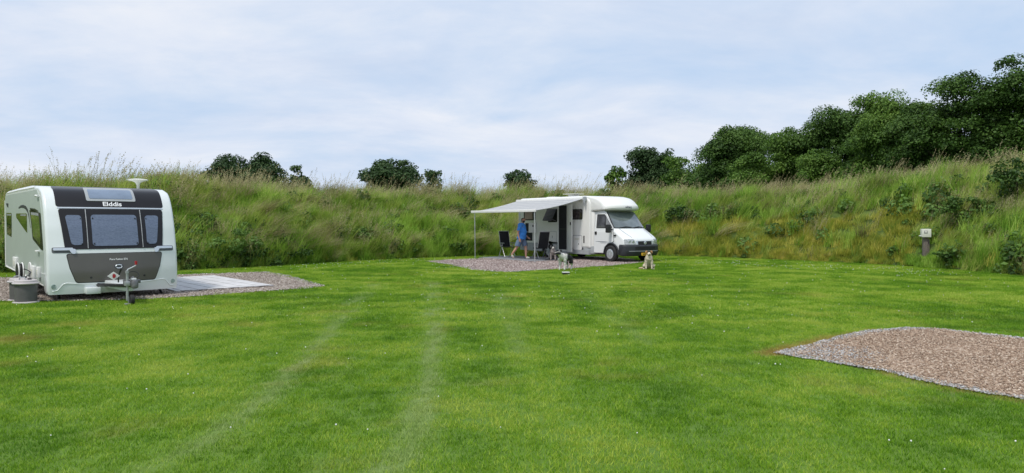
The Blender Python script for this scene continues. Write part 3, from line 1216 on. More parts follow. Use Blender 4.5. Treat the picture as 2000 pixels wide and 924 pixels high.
# ---------------------------------------------------------------- trees and bushes
def crown_np(g, C, rad, n_lobes, lobe, leaf, cover, flat=.72, up=.25):
    """foliage in many flattened sprays of leaves: big boughs, each carrying smaller clumps"""
    Vs, Fs, rs, off, centres = [], [], [], 0, []
    R0 = (rad[0] * rad[2]) ** .5
    for i in range(int(n_lobes * 1.6)):
        d = g.normal(size=3)
        d /= np.linalg.norm(d)
        d[2] = d[2] * .95 + up * .2
        t = .30 + .58 * g.random() ** .6
        bc = C + d * rad * t
        br = lobe * (.65 + .6 * g.random()) * R0
        centres.append(bc)
        hue = g.random() * .35
        nsub = 8
        for k in range(nsub):
            e = g.normal(size=3)
            e /= np.linalg.norm(e)
            e[2] = abs(e[2]) * .8 if g.random() < .6 else e[2]
            c = bc + e * br * (.45 + .45 * g.random()) * np.array([1, 1, .8])
            r = br * (.38 + .25 * g.random())
            cnt = int(cover * 2.2 * np.pi * r * r / (leaf * leaf)) + 4
            q = g.normal(size=(cnt, 3))
            q /= np.linalg.norm(q, axis=1)[:, None]
            q = q[q[:, 2] > -.45 + .5 * (g.random(len(q)) - .5)]
            m = len(q)
            P = c + q * np.array([1, 1, flat]) * r * (.55 + .6 * g.random(m) ** .8)[:, None]
            Nn = q * .7 + g.normal(0, .45, (m, 3)) + np.array([0, 0, .55])
            V, Fq = cards(P, Nn, leaf, g, 1.35)
            Vs.append(V)
            Fs.append(Fq + off)
            off += len(V)
            base = hue + g.random() * .25
            rs.append(np.repeat(np.clip(base + .4 * g.random(m), 0, 1), 4))
    return np.concatenate(Vs), np.concatenate(Fs), np.concatenate(rs), centres


def tree(px, ytop, wpx, dist, mat, label, group, seed, low=.18, leaf=.125, lobes=26, cover=1.0, lobe=.42, name='tree', airy=0):
    g = np.random.default_rng(seed)
    X = (px - 1000) / FPX * dist
    H = CAMH + (435 - ytop) / FPX * dist
    rad = wpx / FPX * dist / 2
    zb = H * low
    rz = (H - zb) / 2
    C = np.array([0, 0, H - rz])
    V, Fq, r, cs = crown_np(g, C, np.array([rad * .92, rad * .92, rz * .95]), lobes, lobe, leaf, cover)
    mz = V[:, 2].max()
    V[:, 2] *= H / mz
    for ax_ in (0, 1):
        V[:, ax_] *= rad / np.percentile(np.abs(V[:, ax_]), 99)
    o = empty(name, (X, dist, -.03), 0, label, 'tree', group)
    link('crown', fast_mesh('crown', V, Fq, {'rnd': r}), MAT[mat], o, 0)
    mb = MB()
    tr_ = .035 * H * (.8 + .4 * g.random())
    top = np.array([g.normal(0, .3), g.normal(0, .3), H * .72])
    mid = top * .5 + np.array([g.normal(0, .15), g.normal(0, .15), 0])
    mb.tube([(0, 0, -.2), (0, 0, .4), tuple(mid), tuple(top)], [tr_ * 1.4, tr_, tr_ * .7, tr_ * .25], 8)
    for c in cs[:12]:
        s = mid * (.6 + .5 * g.random())
        m2 = (s + c) / 2 + g.normal(0, .2, 3)
        mb.tube([tuple(s), tuple(m2), tuple(c)], [tr_ * .4, tr_ * .22, tr_ * .07], 6)
    mb.build('trunk', MAT['bark'], o)
    return o


GL = 'trees beyond the bank, left and middle'
GR = 'row of trees behind the right bank'
tree(437, 298, 106, 95, 'leaf_far', 'broad dark round tree behind the bank, leftmost of all', GL, 11, leaf=.22, low=.1, lobes=34)
tree(514, 296, 92, 95, 'leaf_far', 'dark tree touching the leftmost one, with sky showing through its crown', GL, 12, leaf=.22, cover=.9, low=.1, lobes=30)
tree(585, 322, 62, 105, 'leaf_far', 'small dark tree right of the left pair, barely above the seed heads', GL, 13, leaf=.26, low=.1, lobes=22)
tree(765, 306, 118, 100, 'leaf_far', 'domed tree standing alone on the skyline left of the motorhome awning', GL, 14, leaf=.22, cover=.9, low=.25, lobes=36)
tree(845, 330, 40, 130, 'leaf_far', 'tiny round tree just right of the lone domed tree', GL, 15, leaf=.28, low=.1, lobes=18)
tree(1013, 329, 66, 130, 'leaf_far', 'small round tree on the skyline above the motorhome roof', GL, 16, leaf=.28, low=.1, lobes=22)
tree(1203, 321, 62, 96, 'leaf_ash', 'low light green bushy tree at the far left end of the right row', GR, 21, leaf=.3, lobes=18, low=.05)
tree(1258, 286, 76, 98, 'leaf_far', 'upright dark tree, second from the left end of the right row', GR, 22, leaf=.2, low=.05, lobes=34)
tree(1300, 289, 74, 94, 'leaf_far', 'round grey green tree, third from the left end of the right row', GR, 23, leaf=.2, low=.05, lobes=34)
tree(1345, 303, 104, 80, 'leaf_ash', 'low tree filling the dip left of the big bright domed one', GR, 24, leaf=.18, lobes=18, low=.02)
tree(1435, 239, 160, 72, 'leaf_oak', 'broad domed green tree, first big crown of the right row', GR, 25, leaf=.14, lobes=34, low=.03)
tree(1468, 296, 120, 62, 'leaf_ash', 'low bright green tree in front of the first big domed crown', GR, 26, leaf=.125, lobes=22, low=.02)
tree(1542, 246, 110, 64, 'leaf_ash', 'lighter green tree with thin bare twigs at its top, middle of the row', GR, 27, leaf=.125, lobes=30, cover=.95, low=.03)
tree(1600, 288, 90, 56, 'leaf_ash', 'small bright green tree at the foot of the darker middle trees', GR, 28, leaf=.115, lobes=22, low=.02)
tree(1640, 210, 140, 60, 'leaf_oak', 'dark tree right of the twiggy topped lighter one', GR, 29, leaf=.125, lobes=30, low=.03)
tree(1728, 174, 150, 52, 'leaf_ash', 'tall tree with a pointed leafy top, fourth from the right edge', GR, 30, leaf=.115, lobes=34, low=.03)
tree(1795, 190, 130, 48, 'leaf_oak', 'dense dark tree between the pointed one and the tall pair on the right', GR, 31, leaf=.11, lobes=32, low=.03)
tree(1880, 138, 190, 46, 'leaf_oak', 'big tall dark tree with sky gaps, second from the right edge', GR, 32, leaf=.11, lobes=38, cover=.7, lobe=.32, low=.05)
tree(1985, 108, 190, 44, 'leaf_oak', 'tallest tree, cut off by the right edge of the photo', GR, 33, leaf=.11, lobes=38, cover=.75, lobe=.33, low=.05)
tree(2130, 120, 220, 42, 'leaf_oak', 'tree standing just outside the right edge', GR, 34, leaf=.14, lobes=30, low=.05)


def bush(px, v, w_m, h_m, label, seed, group, mat='weed_dark', leaf=.075):
    g = np.random.default_rng(seed)
    p = bank_at_px(px, v)
    o = empty('bramble_bush', tuple(p), 0, label, 'bush', group)
    V, Fq, r, cs = crown_np(g, np.array([0, 0, h_m * .45]), np.array([w_m / 2, w_m / 2 * .8, h_m * .5]), 9, .42, leaf, .42, .8)
    link('leaves', fast_mesh('leaves', V, Fq, {'rnd': r}), MAT[mat], o, 0)
    mb = MB()
    for c in cs[:8]:
        mb.tube([(g.normal(0, .05), g.normal(0, .05), -.1), tuple(np.array(c) * [.5, .5, .7]), tuple(c)], [.02, .014, .006], 5)
    mb.build('stems', MAT['bark'], o)


GB = 'bramble bushes on the grassy bank'
bush(1990, .55, 2.2, 1.7, 'large dark bramble high on the bank at the right edge', 51, GB)
bush(1880, .36, 1.8, .9, 'dark bramble halfway up the bank, above and right of the hookup post', 52, GB)
bush(1860, .03, 1.1, .6, 'leafy bramble spilling onto the lawn right of the hookup post', 53, GB, 'weed_dark', .07)
bush(1745, .06, .6, .4, 'small dark clump just left of the hookup post', 54, GB, 'weed_dark', .07)
bush(455, .05, 2.4, 1.0, 'dark tangled bush at the foot of the bank right of the caravan', 55, GB)
bush(570, .04, 1.8, .8, 'low dark bush behind the tip of the left gravel pad', 56, GB)
bush(1325, .42, 2.0, .9, 'dark bramble on the bank just right of the motorhome bonnet', 58, GB)
bush(875, .05, 1.5, .5, 'low grey green bush at the foot of the bank left of the awning pole', 59, GB)
# ================================================================ CARAVAN
PHI = R(41)
CO = (-8.398 + .05 * math.cos(PHI), 14.967 + .05 * math.sin(PHI), 0)
cv = empty('caravan', CO, PHI, 'pale mint touring caravan with charcoal front windows and a taupe lower nose panel', 'caravan')
_z = np.array([.15, .30, .60, 1.0, 1.5, 1.88, 2.12, 2.28, 2.36, 2.40, 2.41])
_p = np.array([.03, .005, 0, .04, .17, .32, .47, .64, .82, 1.15, 1.5])
_zd = np.linspace(.15, 2.41, 90)
_pd = np.interp(_zd, _z, _p)
for _ in range(6):
    q_ = np.pad(_pd, 1, mode='edge')
    _pd[1:-1] = (.25 * q_[:-2] + .5 * q_[1:-1] + .25 * q_[2:])[1:-1]
HW = 1.23


def cv_p(z):
    return float(np.interp(z, _zd, _pd))


def cv_bow(x, p):
    return .15 * (1 - min(1, (x / HW) ** 2)) * max(0, 1 - max(p, 0) / 1.6)


def cv_front(x, z, off):
    p = cv_p(z)
    d = (cv_p(min(z + .02, 2.41)) - cv_p(max(z - .02, .15))) / (min(z + .02, 2.41) - max(z - .02, .15))
    l = math.hypot(1, d)
    return (x, p - cv_bow(x, p) - off / l, z + off * d / l)


prof = [(p, z) for p, z in zip(_pd[::3], _zd[::3])] + [(1.5, 2.41)][:0]
prof += [(2.2, 2.425), (4.5, 2.44), (6.3, 2.44), (6.7, 2.40), (6.86, 2.28), (6.9, 2.0), (6.93, 1.0), (6.93, .40), (5.0, .37), (2.5, .33), (.42, .285), (.36, .19), (.3, .15)]
body = shell(prof, HW, .055, lambda p, t, q: (t, p - cv_bow(t, p), q), mid=12).build('body', MAT['mint'], cv, smooth=50)


def side_poly(name, poly, mat, d0=-.002, d1=.008, rad=.04, par=None):
    mb = MB().prism(round_poly(poly, rad, 4), lambda a, b, d: (-HW - d, a, b), d0, d1)
    return mb.build(name, mat, par or cv, smooth=30)


# side skin, a shade greener than the gel-coated front cap
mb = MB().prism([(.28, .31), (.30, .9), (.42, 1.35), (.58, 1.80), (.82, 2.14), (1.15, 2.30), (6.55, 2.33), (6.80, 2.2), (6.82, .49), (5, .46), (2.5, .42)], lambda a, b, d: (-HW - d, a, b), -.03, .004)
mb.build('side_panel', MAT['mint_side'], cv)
mb = MB()
mb.tube([(-HW + .012, 1.5, 2.36), (-HW + .012, 4, 2.385), (-HW + .012, 6.4, 2.385)], .022, 8)
mb.tube([(-HW + .012, 6.86, 2.2), (-HW + .012, 6.90, 1.2), (-HW + .012, 6.90, .45)], .022, 8)
mb.tube([(-HW + .012, .40, .315), (-HW + .012, 2.5, .36), (-HW + .012, 6.9, .42)], .022, 8)
mb.build('edge_trim', MAT['white_plastic'], cv)
# front cap
patch(cv_front, 1.925, 2.375, lambda z: -1.02, lambda z: 1.02, .05, .006, 20, 22).build('top_panel', MAT['charcoal'], cv)
patch(cv_front, 1.895, 1.918, lambda z: -1.0, lambda z: 1.0, 0, .010, 2, 20).build('trim_strip', MAT['silver'], cv)
sk = patch(cv_front, 2.05, 2.335, lambda z: -.47, lambda z: .47, .03, .018, 14, 14).build('skylight', MAT['grey_skirt'], cv)
patch(cv_front, 2.095, 2.295, lambda z: -.415, lambda z: .415, .03, .024, 12, 12).build('pane', MAT['sky_glass'], sk)
wl = lambda z: -.915 - .075 * (z - 1.06) / .82
ws = patch(cv_front, 1.055, 1.885, wl, lambda z: -wl(z), .05, .010, 20, 24).build('front_window', MAT['charcoal'], cv)
patch(cv_front, 1.115, 1.76, lambda z: -.43, lambda z: .43, .06, .022, 18, 16).build('pane', MAT['blind'], ws)
for s in (-1, 1):
    a_ = lambda z: .60
    b_ = lambda z: .80 + .085 * (z - 1.14) / .61
    if s < 0:
        m_ = patch(cv_front, 1.14, 1.75, lambda z: -b_(z), lambda z: -a_(z), .06, .022, 18, 8)
    else:
        m_ = patch(cv_front, 1.14, 1.75, a_, b_, .06, .022, 18, 8)
    m_.build('pane', MAT['blind'], ws)
    mb = MB().tube([cv_front(s * .515, z, .018) for z in np.linspace(1.07, 1.87, 9)], .008, 6)
    mb.build('divider', MAT['galv'], ws)
    for zz in (1.16, 1.68):
        MB().box(cv_front(s * .40, zz, .03), (.02, .012, .035), bev=.003).build('catch', MAT['black'], ws)
        MB().box(cv_front(s * .62, zz, .03), (.012, .012, .03), bev=.003).build('catch', MAT['black'], ws)
    # grab handle in its recess
    x0, x1 = sorted((s * 1.14, s * .76))
    patch(cv_front, .985, 1.10, lambda z: x0, lambda z: x1, .03, .004, 8, 10).build('handle_recess', MAT['grey_dark'], cv)
    xo, xi = s * 1.12, s * .78
    mb = patch(cv_front, 1.035, 1.085, lambda z: min(xo, xi), lambda z: max(xo, xi), .02, .03, 6, 10)
    xi2, xi3 = s * .86, s * .74
    patch(cv_front, .965, 1.06, lambda z: min(xi2 - s * (1.06 - z) * .6, xi3), lambda z: max(xi2 - s * (1.06 - z) * .6, xi3), .015, .034, 6, 8, mb=mb)
    mb.build('grab_handle', MAT['silver'], cv)
    mb = MB()
    pts = [(1.14, .215), (1.05, .235), (1.0, .30), (.96, .355), (.90, .375), (.6, .345), (.30, .335)]
    mb.tube([cv_front(s * a, b_z, .0) for a, b_z in pts], .012, 6)
    mb.build('moulding', MAT['mint'], cv)
    c3 = cv_front(s * 1.115, .315, .003)
    mb = MB().lathe([(.048, .03), (.048, 0), (.036, -.006), (.03, -.001), (.001, -.004)], c3, 'y', 20)
    mb.build('reflector', pm('reflector_green', (.26, .34, .31), .35), cv)
    mb = MB().lathe([(.022, .01), (.022, -.008), (.012, -.012), (.001, -.012)], cv_front(s * .50 + .02, .475, .004), 'y', 14)
    mb.build('catch', MAT['black'], cv)
    mb = MB().tube([(s * .95, .55, .22), (s * .98, .35, .03)], [.03, .025], 8).box((s * .98, .34, .012), (.16, .12, .022))
    mb.build('corner_steady', MAT['black'], cv)
lw = lambda z: -float(np.interp(z, [.385, .67, .96], [.735, .835, .89]))
patch(cv_front, .37, .972, lambda z: lw(z) - .014, lambda z: -lw(z) + .014, .05, .003, 14, 20).build('panel_gap', MAT['black'], cv)
gp = patch(cv_front, .385, .96, lw, lambda z: -lw(z), .05, .009, 16, 20).build('gas_locker', MAT['taupe'], cv)
text_mesh('Pure Fusion 576', .052, 'lettering', MAT['letter_white'], gp, Matrix.Identity(4), .002, .001, lambda c: cv_front(c.x * 1.0 + .03, c.y + .835, .012 + c.z))
mb = MB()
for sx, rr in ((1, 1.0), (-1, 1.0)):
    mb.tube([cv_front(.03 + .062 * math.cos(a), .685 + .034 * math.sin(a), .014) for a in (np.linspace(R(20), R(190), 14) if sx > 0 else np.linspace(R(205), R(350), 12))], [.004] + [.010] * (12 if sx > 0 else 10) + [.004], 6)
mb.build('badge', MAT['silver'], gp)
mb = MB().prism([(.03 + .088 * math.cos(a), .685 + .058 * math.sin(a)) for a in np.linspace(0, 6.283, 28)[:-1]], lambda a, b, d: cv_front(a, b, d), .0, .011)
mb.build('badge_plate', pm('badge_dark', (.05, .055, .06), .4), gp)
text_mesh('Elddis', .125, 'lettering', MAT['letter_white'], cv, Matrix.Identity(4), .004, .0025, lambda c: cv_front(c.x * 1.25, c.y + 1.985, .012 + c.z))
# near side
w3 = side_poly('side_window', [(2.25, 1.88), (2.0, 1.90), (.66, 1.80), (.36, 1.04), (.55, 1.03), (1.80, 1.24), (2.0, 1.6)], MAT['charcoal'], rad=.06)
side_poly('pane', [(2.0, 1.79), (.86, 1.74), (.66, 1.32), (.70, 1.14), (1.70, 1.30), (1.86, 1.6)], glass_like('side_pane', (.05, .055, .04), .06, .6, 1.4, (.11, .115, .085)), .006, .012, .05, w3)
side_poly('blind', [(1.95, 1.83), (.98, 1.80), (.95, 1.745), (1.95, 1.775)], MAT['galv'], .006, .015, .01, w3)
w2 = side_poly('side_window', [(4.5, 1.83), (2.66, 1.81), (2.62, 1.36), (3.0, 1.43), (3.36, 1.50), (4.5, 1.73)], MAT['tint'], rad=.06)
side_poly('blind', [(3.7, 1.80), (2.78, 1.79), (2.78, 1.755), (3.7, 1.765)], MAT['galv'], .007, .011, .01, w2)
w1 = side_poly('side_window', [(6.54, 1.86), (5.4, 1.85), (5.45, 1.23), (6.44, 1.29)], MAT['tint'], rad=.07)
side_poly('blind', [(6.4, 1.83), (5.5, 1.82), (5.5, 1.785), (6.4, 1.795)], MAT['galv'], .007, .011, .01, w1)
mb = MB()
arc = [(4.05, 1.955), (3.6, 1.985), (3.2, 1.98), (2.8, 1.94), (2.5, 1.86), (2.3, 1.72), (2.12, 1.5)]
wd = [.012, .03, .036, .04, .045, .045, .02]
up_ = [(a, b + w_) for (a, b), w_ in zip(arc, wd)]
dn_ = [(a - .02, b - w_) for (a, b), w_ in zip(arc, wd)][::-1]
mb.prism(up_ + dn_, lambda a, b, d: (-HW - d, a, b), -.002, .009)
mb.build('graphic', MAT['black'], cv)
side_poly('graphic', [(2.22, 1.93), (1.4, 1.90), (.88, 1.84), (1.9, 1.84)], MAT['charcoal'], rad=.03)
side_poly('vent', [(6.6, 2.12), (6.05, 2.11), (6.1, 1.99), (6.35, 2.03)], MAT['black'], rad=.03)
mb = MB().tube([(-HW - .03, 1.12, 2.16), (-HW - .05, .95, 2.165), (-HW - .03, .80, 2.15)], .022, 8)
mb.build('grab_handle', MAT['white_plastic'], cv)
mb = MB().box((-HW - .03, .95, 1.005), (.07, .22, .04), bev=.012)
mb.build('marker_lamp', MAT['white_plastic'], cv)
for y0, y1, z0, z1, nm in ((4.25, 4.85, .46, .75, 'vent_cover'), (1.35, 2.1, .40, .67, 'water_hatch'), (.70, .95, .46, .68, 'power_inlet')):
    h = MB().box((-HW - .03, (y0 + y1) / 2, (z0 + z1) / 2), (.06, y1 - y0, z1 - z0), bev=.02).build(nm, MAT['white_plastic'], cv)
    MB().box((-HW - .062, (y0 + y1) / 2, (z0 + z1) / 2), (.01, (y1 - y0) * .55, (z1 - z0) * .45), bev=.004).build('flap', MAT['cream_plastic'], h)
mb = MB().box((-HW - .004, .55, .56), (.012, .75, .012))
mb.build('seam', MAT['white_plastic'], cv)
# running gear and hitch
for s in (-1, 1):
    wh = MB().lathe([(.17, -.09), (.30, -.09), (.32, -.06), (.32, .06), (.30, .09), (.17, .09)], (s * 1.06, 3.75, .32), 'x', 28).build('wheel', MAT['rubber'], cv)
    MB().lathe([(.19, -.02), (.185, s * .04), (.05, s * .075), (.001, s * .08)], (s * 1.10, 3.75, .32), 'x', 24).build('rim', MAT['alu'], wh)
mb = MB()
for s in (-1, 1):
    mb.tube([(s * .75, 1.4, .26), (s * .07, -1.25, .36)], .035, 6)
mb.box((0, 3, .27), (1.9, 4.8, .06))
mb.box((0, 3.75, .30), (2.1, .09, .09))
mb.build('chassis', MAT['black'], cv)
mb = MB()
mb.prism([(-.26, .12), (-.20, -.55), (-.06, -1.2), (.06, -1.2), (.20, -.55), (.26, .12)], lambda a, b, d: (a, b, d - .04 * (b / -1.2)), .28, .41)
mb.build('hitch_cover', MAT['mint'], cv, bevel=.02)
MB().box((-.47, -.18, .215), (.26, .3, .13), bev=.02).build('step', MAT['mint'], cv)
mb = MB()
mb.tube([(0, -1.1, .37), (0, -1.35, .38), (0, -1.52, .40)], [.05, .055, .05], 10)
mb.lathe([(.001, .09), (.05, .08), (.07, .02), (.065, -.06), (.03, -.08)], (0, -1.55, .40), 'z', 14)
mb.box((.05, -1.42, .45), (.16, .12, .07), bev=.02)
mb.tube([(0, -1.5, .46), (.03, -1.3, .53), (.05, -1.1, .50)], .016, 8)
mb.box((-.07, -1.25, .42), (.10, .2, .12), bev=.02)
mb.build('coupling', MAT['galv_dark'], cv)
MB().box((.0, -1.47, .50), (.09, .08, .035), bev=.01).build('coupling_cap', MAT['white_plastic'], cv)
mb = MB().tube([(-.17, -1.02, .42), (-.19, -1.12, .55), (-.17, -1.28, .70)], [.014, .014, .02], 8)
mb.build('handbrake', MAT['black'], cv)
mb = MB().tube([(.06 + .10 * math.cos(a), -1.2 + .10 * math.sin(a) * .4, .56 + .07 * math.sin(a)) for a in np.linspace(0, 6.2, 20)], .008, 6)
mb.build('breakaway_cable', MAT['black'], cv)
jx, jy = -.12, -1.50
jk = MB().tube([(jx, jy, .09), (jx, jy, .62)], .024, 10).tube([(jx, jy, .62), (jx, jy, .67)], .034, 10).box((jx, jy, .42), (.09, .1, .09), bev=.01).build('jockey_wheel', MAT['galv'], cv)
MB().lathe([(.03, -.035), (.088, -.035), (.10, -.02), (.10, .02), (.088, .035), (.03, .035)], (jx + .075, jy - .02, .10), 'x', 20).build('tyre', MAT['rubber'], jk)
mb = MB().box((jx + .02, jy, .11), (.012, .06, .12)).box((jx, jy - .01, .02), (.10, .10, .03), bev=.008)
mb.build('fork', MAT['galv'], jk)
MB().tube([(jx, jy, .66), (jx + .01, jy, .69), (jx + .15, jy, .76), (jx + .16, jy, .79)], .012, 8).build('crank', MAT['alu'], jk)
MB().tube([(jx + .16, jy, .78), (jx + .16, jy, .85)], [.022, .026], 10).build('knob', MAT['red'], jk)
# a red and white diamond tag hanging on the hitch lock
dm = MB().prism([(-.30, .64), (-.19, .555), (-.30, .47), (-.41, .555)], lambda a, b, d: (a + .02, -1.15 - d, b), 0, .012).build('hitch_tag', MAT['white_plastic'], cv)
MB().prism([(-.30, .60), (-.275, .585), (-.265, .555), (-.275, .525), (-.30, .51), (-.32, .525), (-.325, .555), (-.32, .585)], lambda a, b, d: (a + .02, -1.165 - d, b), 0, .004).build('mark', MAT['red'], dm)
an = MB().lathe([(.001, .03), (.10, .028), (.20, .015), (.232, 0), (.225, -.012), (.12, -.035), (.06, -.07), (.035, -.12), (.03, -.24)], (1.0, 2.35, 2.645), 'z', 28).build('tv_antenna', MAT['cream_plastic'], cv)


# ---------------------------------------------------------------- around the caravan
def water_barrel(loc, label, rot):
    o = empty('water_barrel', loc, rot, label, 'water barrel', 'water barrels by the caravan')
    MB().lathe([(.19, .03), (.192, .05), (.192, .37), (.19, .39)], n=32).build('drum', MAT['barrel'], o)
    MB().lathe([(.20, 0), (.225, .004), (.232, .02), (.225, .036), (.18, .045)], n=32).build('bottom_rim', MAT['grey_cap'], o)
    t_ = MB().lathe([(.18, .375), (.228, .385), (.236, .40), (.228, .415), (.20, .42), (.195, .455), (.18, .468), (.001, .47)], n=32).build('top_cap', MAT['grey_cap'], o)
    mb = MB().lathe([(.035, .468), (.035, .495), (.028, .50), (.001, .50)], (.07, -.03, 0), n=14)
    mb.build('plug', MAT['black'], t_)
    mb = MB().tube([(-.12, .05, .47), (-.10, .02, .51), (-.02, .0, .515), (0, -.02, .47)], .012, 8)
    mb.build('handle', MAT['grey_skirt'], t_)


water_barrel((-9.66, 14.12, 0), 'grey water barrel with pale rims, front one of two beside the caravan', .4)
water_barrel((-10.06, 14.55, 0), 'grey water barrel half hidden behind the front barrel', 1.2)
o = empty('storage_crate', (-10.86, 15.75, 0), PHI, 'brown and white crate on the gravel behind the water barrels', 'crate')
mb = MB().box((0, 0, .17), (.34, .42, .30), bev=.015)
mb.build('box', MAT['rust_brown'], o)
MB().box((0, 0, .335), (.37, .45, .03), bev=.01).build('lid', MAT['white_plastic'], o)
o = empty('hose_reel', (-10.62, 15.45, 0), PHI + R(2), 'white and dark striped hose reel standing against the caravan side', 'hose reel')
mb = MB()
for xx in (-.10, -.02, .12):
    mb.lathe([(.001, -.012), (.185, -.012), (.195, 0), (.185, .012), (.001, .012)], (xx, 0, .55), 'x', 28)
mb.build('flange', MAT['white_plastic'], o)
mb = MB()
for k in range(5):
    mb.lathe([(.10, -.012), (.165, -.012), (.172, 0), (.165, .012), (.10, .012)], (-.108 + k * .022 * (1 if k < 3 else 1) + (.012 if k > 2 else 0), 0, .55), 'x', 24)
mb.build('hose_coil', MAT['black'], o)
mb = MB()
for xx in (-.12, .12):
    mb.tube([(xx, -.14, 0), (xx, 0, .55), (xx, .14, 0)], .014, 6)
mb.tube([(-.15, -.14, .02), (.15, -.14, .02)], .014, 6).tube([(-.15, .14, .02), (.15, .14, .02)], .014, 6)
mb.build('stand', MAT['black'], o)
hp = [(-10.60, 15.40, .60), (-10.35, 15.15, .60), (-10.05, 14.85, .57), (-9.95, 14.66, .52), (-9.80, 14.35, .52), (-9.68, 14.14, .505)]
tag(MB().tube(hp, .012, 8).build('water_hose', MAT['black']), 'thin dark hose from the reel to the front water barrel', 'hose')

gsd = empty('awning_mat', CO, PHI, 'pale slatted ground mat laid on the gravel right of the caravan', 'ground mat')
mb = MB()
nb = 19
for k in range(nb):
    x0 = 1.30 + k * (2.30 / nb)
    y1 = 4.78 - .02 * (k % 3)
    y0 = .42 + .02 * ((k * 7) % 3)
    mb.box((x0 + .055, (y0 + y1) / 2, .042 + .003 * ((k * 5) % 3)), (2.30 / nb - .009, y1 - y0, .018), bev=.004)
mb.build('slats', pm('mat_boards', (.56, .55, .55), .75, var=.16, scale=2.2, bmp=.15), gsd)
mb = MB()
for yy in np.linspace(.6, 4.6, 8):
    mb.box((2.45, yy, .027), (2.28, .05, .012))
mb.build('bearers', MAT['mat_grey'], gsd)

# ================================================================ MOTORHOME
PSI = R(55)
_a = np.array([math.cos(PSI), -math.sin(PSI)])
_n = np.array([-math.sin(PSI), -math.cos(PSI)])
MO = np.array([4.0527, 28.8629]) + _n * .12
mh = empty('motorhome', (MO[0], MO[1], 0), -PSI, 'white low profile motorhome with a dark bumper and its awning wound out', 'motorhome')


def mworld(x, y):
    """motorhome frame (x forward of the front wheel, y to its far side) to world"""
    p = MO + _a * x - _n * y
    return (p[0], p[1])


CY = 1.06
prof = round_poly([(-6.22, .50), (-6.29, 2.74), (-1.62, 2.74), (-1.20, 2.55), (-1.20, .52)], [.05, .22, .1, .25, .1], 6)
shell(prof, CY, .09, lambda p, t, q: (p, CY + t, q), mid=4).build('coach_body', MAT['white_gel'], mh, smooth=45)
# lower skirt with the rear wheel opening
RWX = -4.05
arch = [(RWX + .43 * math.cos(a), .36 + .43 * math.sin(a)) for a in np.linspace(R(-8), R(188), 18)]
mb = MB().prism([(-6.2, .32), (-6.2, .66), (-2.60, .66), (-2.45, .45), (-1.25, .45), (-1.25, .26), (-3.4, .28)] + arch, lambda a, b, d: (a, d, b), -.012, 2.13)
mb.build('skirt', MAT['grey_skirt'], mh)
MB().tube([(-6.27, .03, .55), (-6.30, .03, 1.6), (-6.30, .03, 2.55)], .045, 10).build('corner_trim', MAT['white_plastic'], mh)
MB().tube([(-6.1, .012, 2.69), (-1.7, .012, 2.69)], .035, 8).build('roof_rail', MAT['white_plastic'], mh)
# cab
CHW, CCY = .94, 1.04


def cabfn(p, t, q):
    k = 1 - .10 * max(0, q - 1.2) / .9
    bow = .24 * (abs(t) / CHW) ** 3 * min(1, max(0, (p + .4) / .6))
    return (p - bow, CCY + t * k, q)


WS0, WS1 = (.26, 1.35), (-.50, 2.05)
prof = round_poly([(-1.32, .34), (-1.32, 2.09), (-.62, 2.10), WS1, WS0, (.80, 1.03), (.92, .93), (.95, .72), (.95, .40), (.70, .32)], [.02, .02, .02, .06, .05, .10, .08, .05, .05, .05], 5)
shell(prof, CHW, .07, cabfn, mid=28).build('cab_body', MAT['white_paint'], mh, smooth=40)


def ws_surf(u, v, off):
    p, q = WS0[0] + (WS1[0] - WS0[0]) * v, WS0[1] + (WS1[1] - WS0[1]) * v
    return cabfn(p + off * .68, u, q + off * .74)


patch(ws_surf, .02, .99, lambda v: -.89 + .03 * v, lambda v: .89 - .03 * v, .06, .012, 16, 28).build('windscreen_seal', MAT['black'], mh)
patch(ws_surf, .06, .96, lambda v: -.845 + .03 * v, lambda v: .845 - .03 * v, .05, .02, 16, 28).build('windscreen', MAT['cab_glass'], mh)
for x0, x1 in ((-.66, -.05), (.06, .66)):
    mb = MB().tube([ws_surf(x0, .03, .03), ws_surf((x0 + x1) / 2, .09, .035), ws_surf(x1, .07, .03)], [.016, .012, .008], 6)
    mb.build('wiper', MAT['black'], mh)
for s in (-1, 1):
    mb = MB().tube([cabfn(.24, s * .70, 1.372), cabfn(.55, s * .66, 1.195), cabfn(.84, s * .58, 1.01)], .007, 5)
    mb.build('bonnet_line', MAT['grey_skirt'], mh)


def nose(u, v, off):
    return cabfn(float(np.interp(v, [.68, .74, .93, 1.0], [.955, .95, .915, .83])) + off, u, v)


gr = patch(nose, .675, .875, lambda v: -.42 - .05 * (v - .675) / .2, lambda v: .42 + .05 * (v - .675) / .2, .02, .008, 8, 12).build('grille', MAT['silver'], mh)
patch(nose, .705, .855, lambda v: -.375, lambda v: .375, .02, .016, 8, 12).build('mesh_insert', MAT['interior'], gr)
MB().lathe([(.001, .03), (.055, .028), (.07, .016), (.07, 0)], nose(0, .785, .012), 'x', 20).build('badge', MAT['silver'], gr)
mb = MB()
for k in range(4):
    mb.box((nose(0, .785, .042)[0], CCY - .03 + k * .02, .785), (.006, .008, .06))
mb.build('badge_bars', MAT['grey_skirt'], gr)
for s in (-1, 1):
    fl = (lambda v: -.915, lambda v: -.47 - .08 * (v - .74) / .2) if s < 0 else (lambda v: .47 + .08 * (v - .74) / .2, lambda v: .915)
    hl = patch(nose, .735, .945, fl[0], fl[1], .035, .008, 10, 12).build('headlight', MAT['lamp_glass'], mh)
    mb = MB()
    for k in (.58, .72):
        mb.lathe([(.07, 0), (.066, .012), (.04, .018), (.001, .012)], nose(s * k, .845, .006), 'x', 16)
    mb.build('reflector_bowl', MAT['silver'], hl)
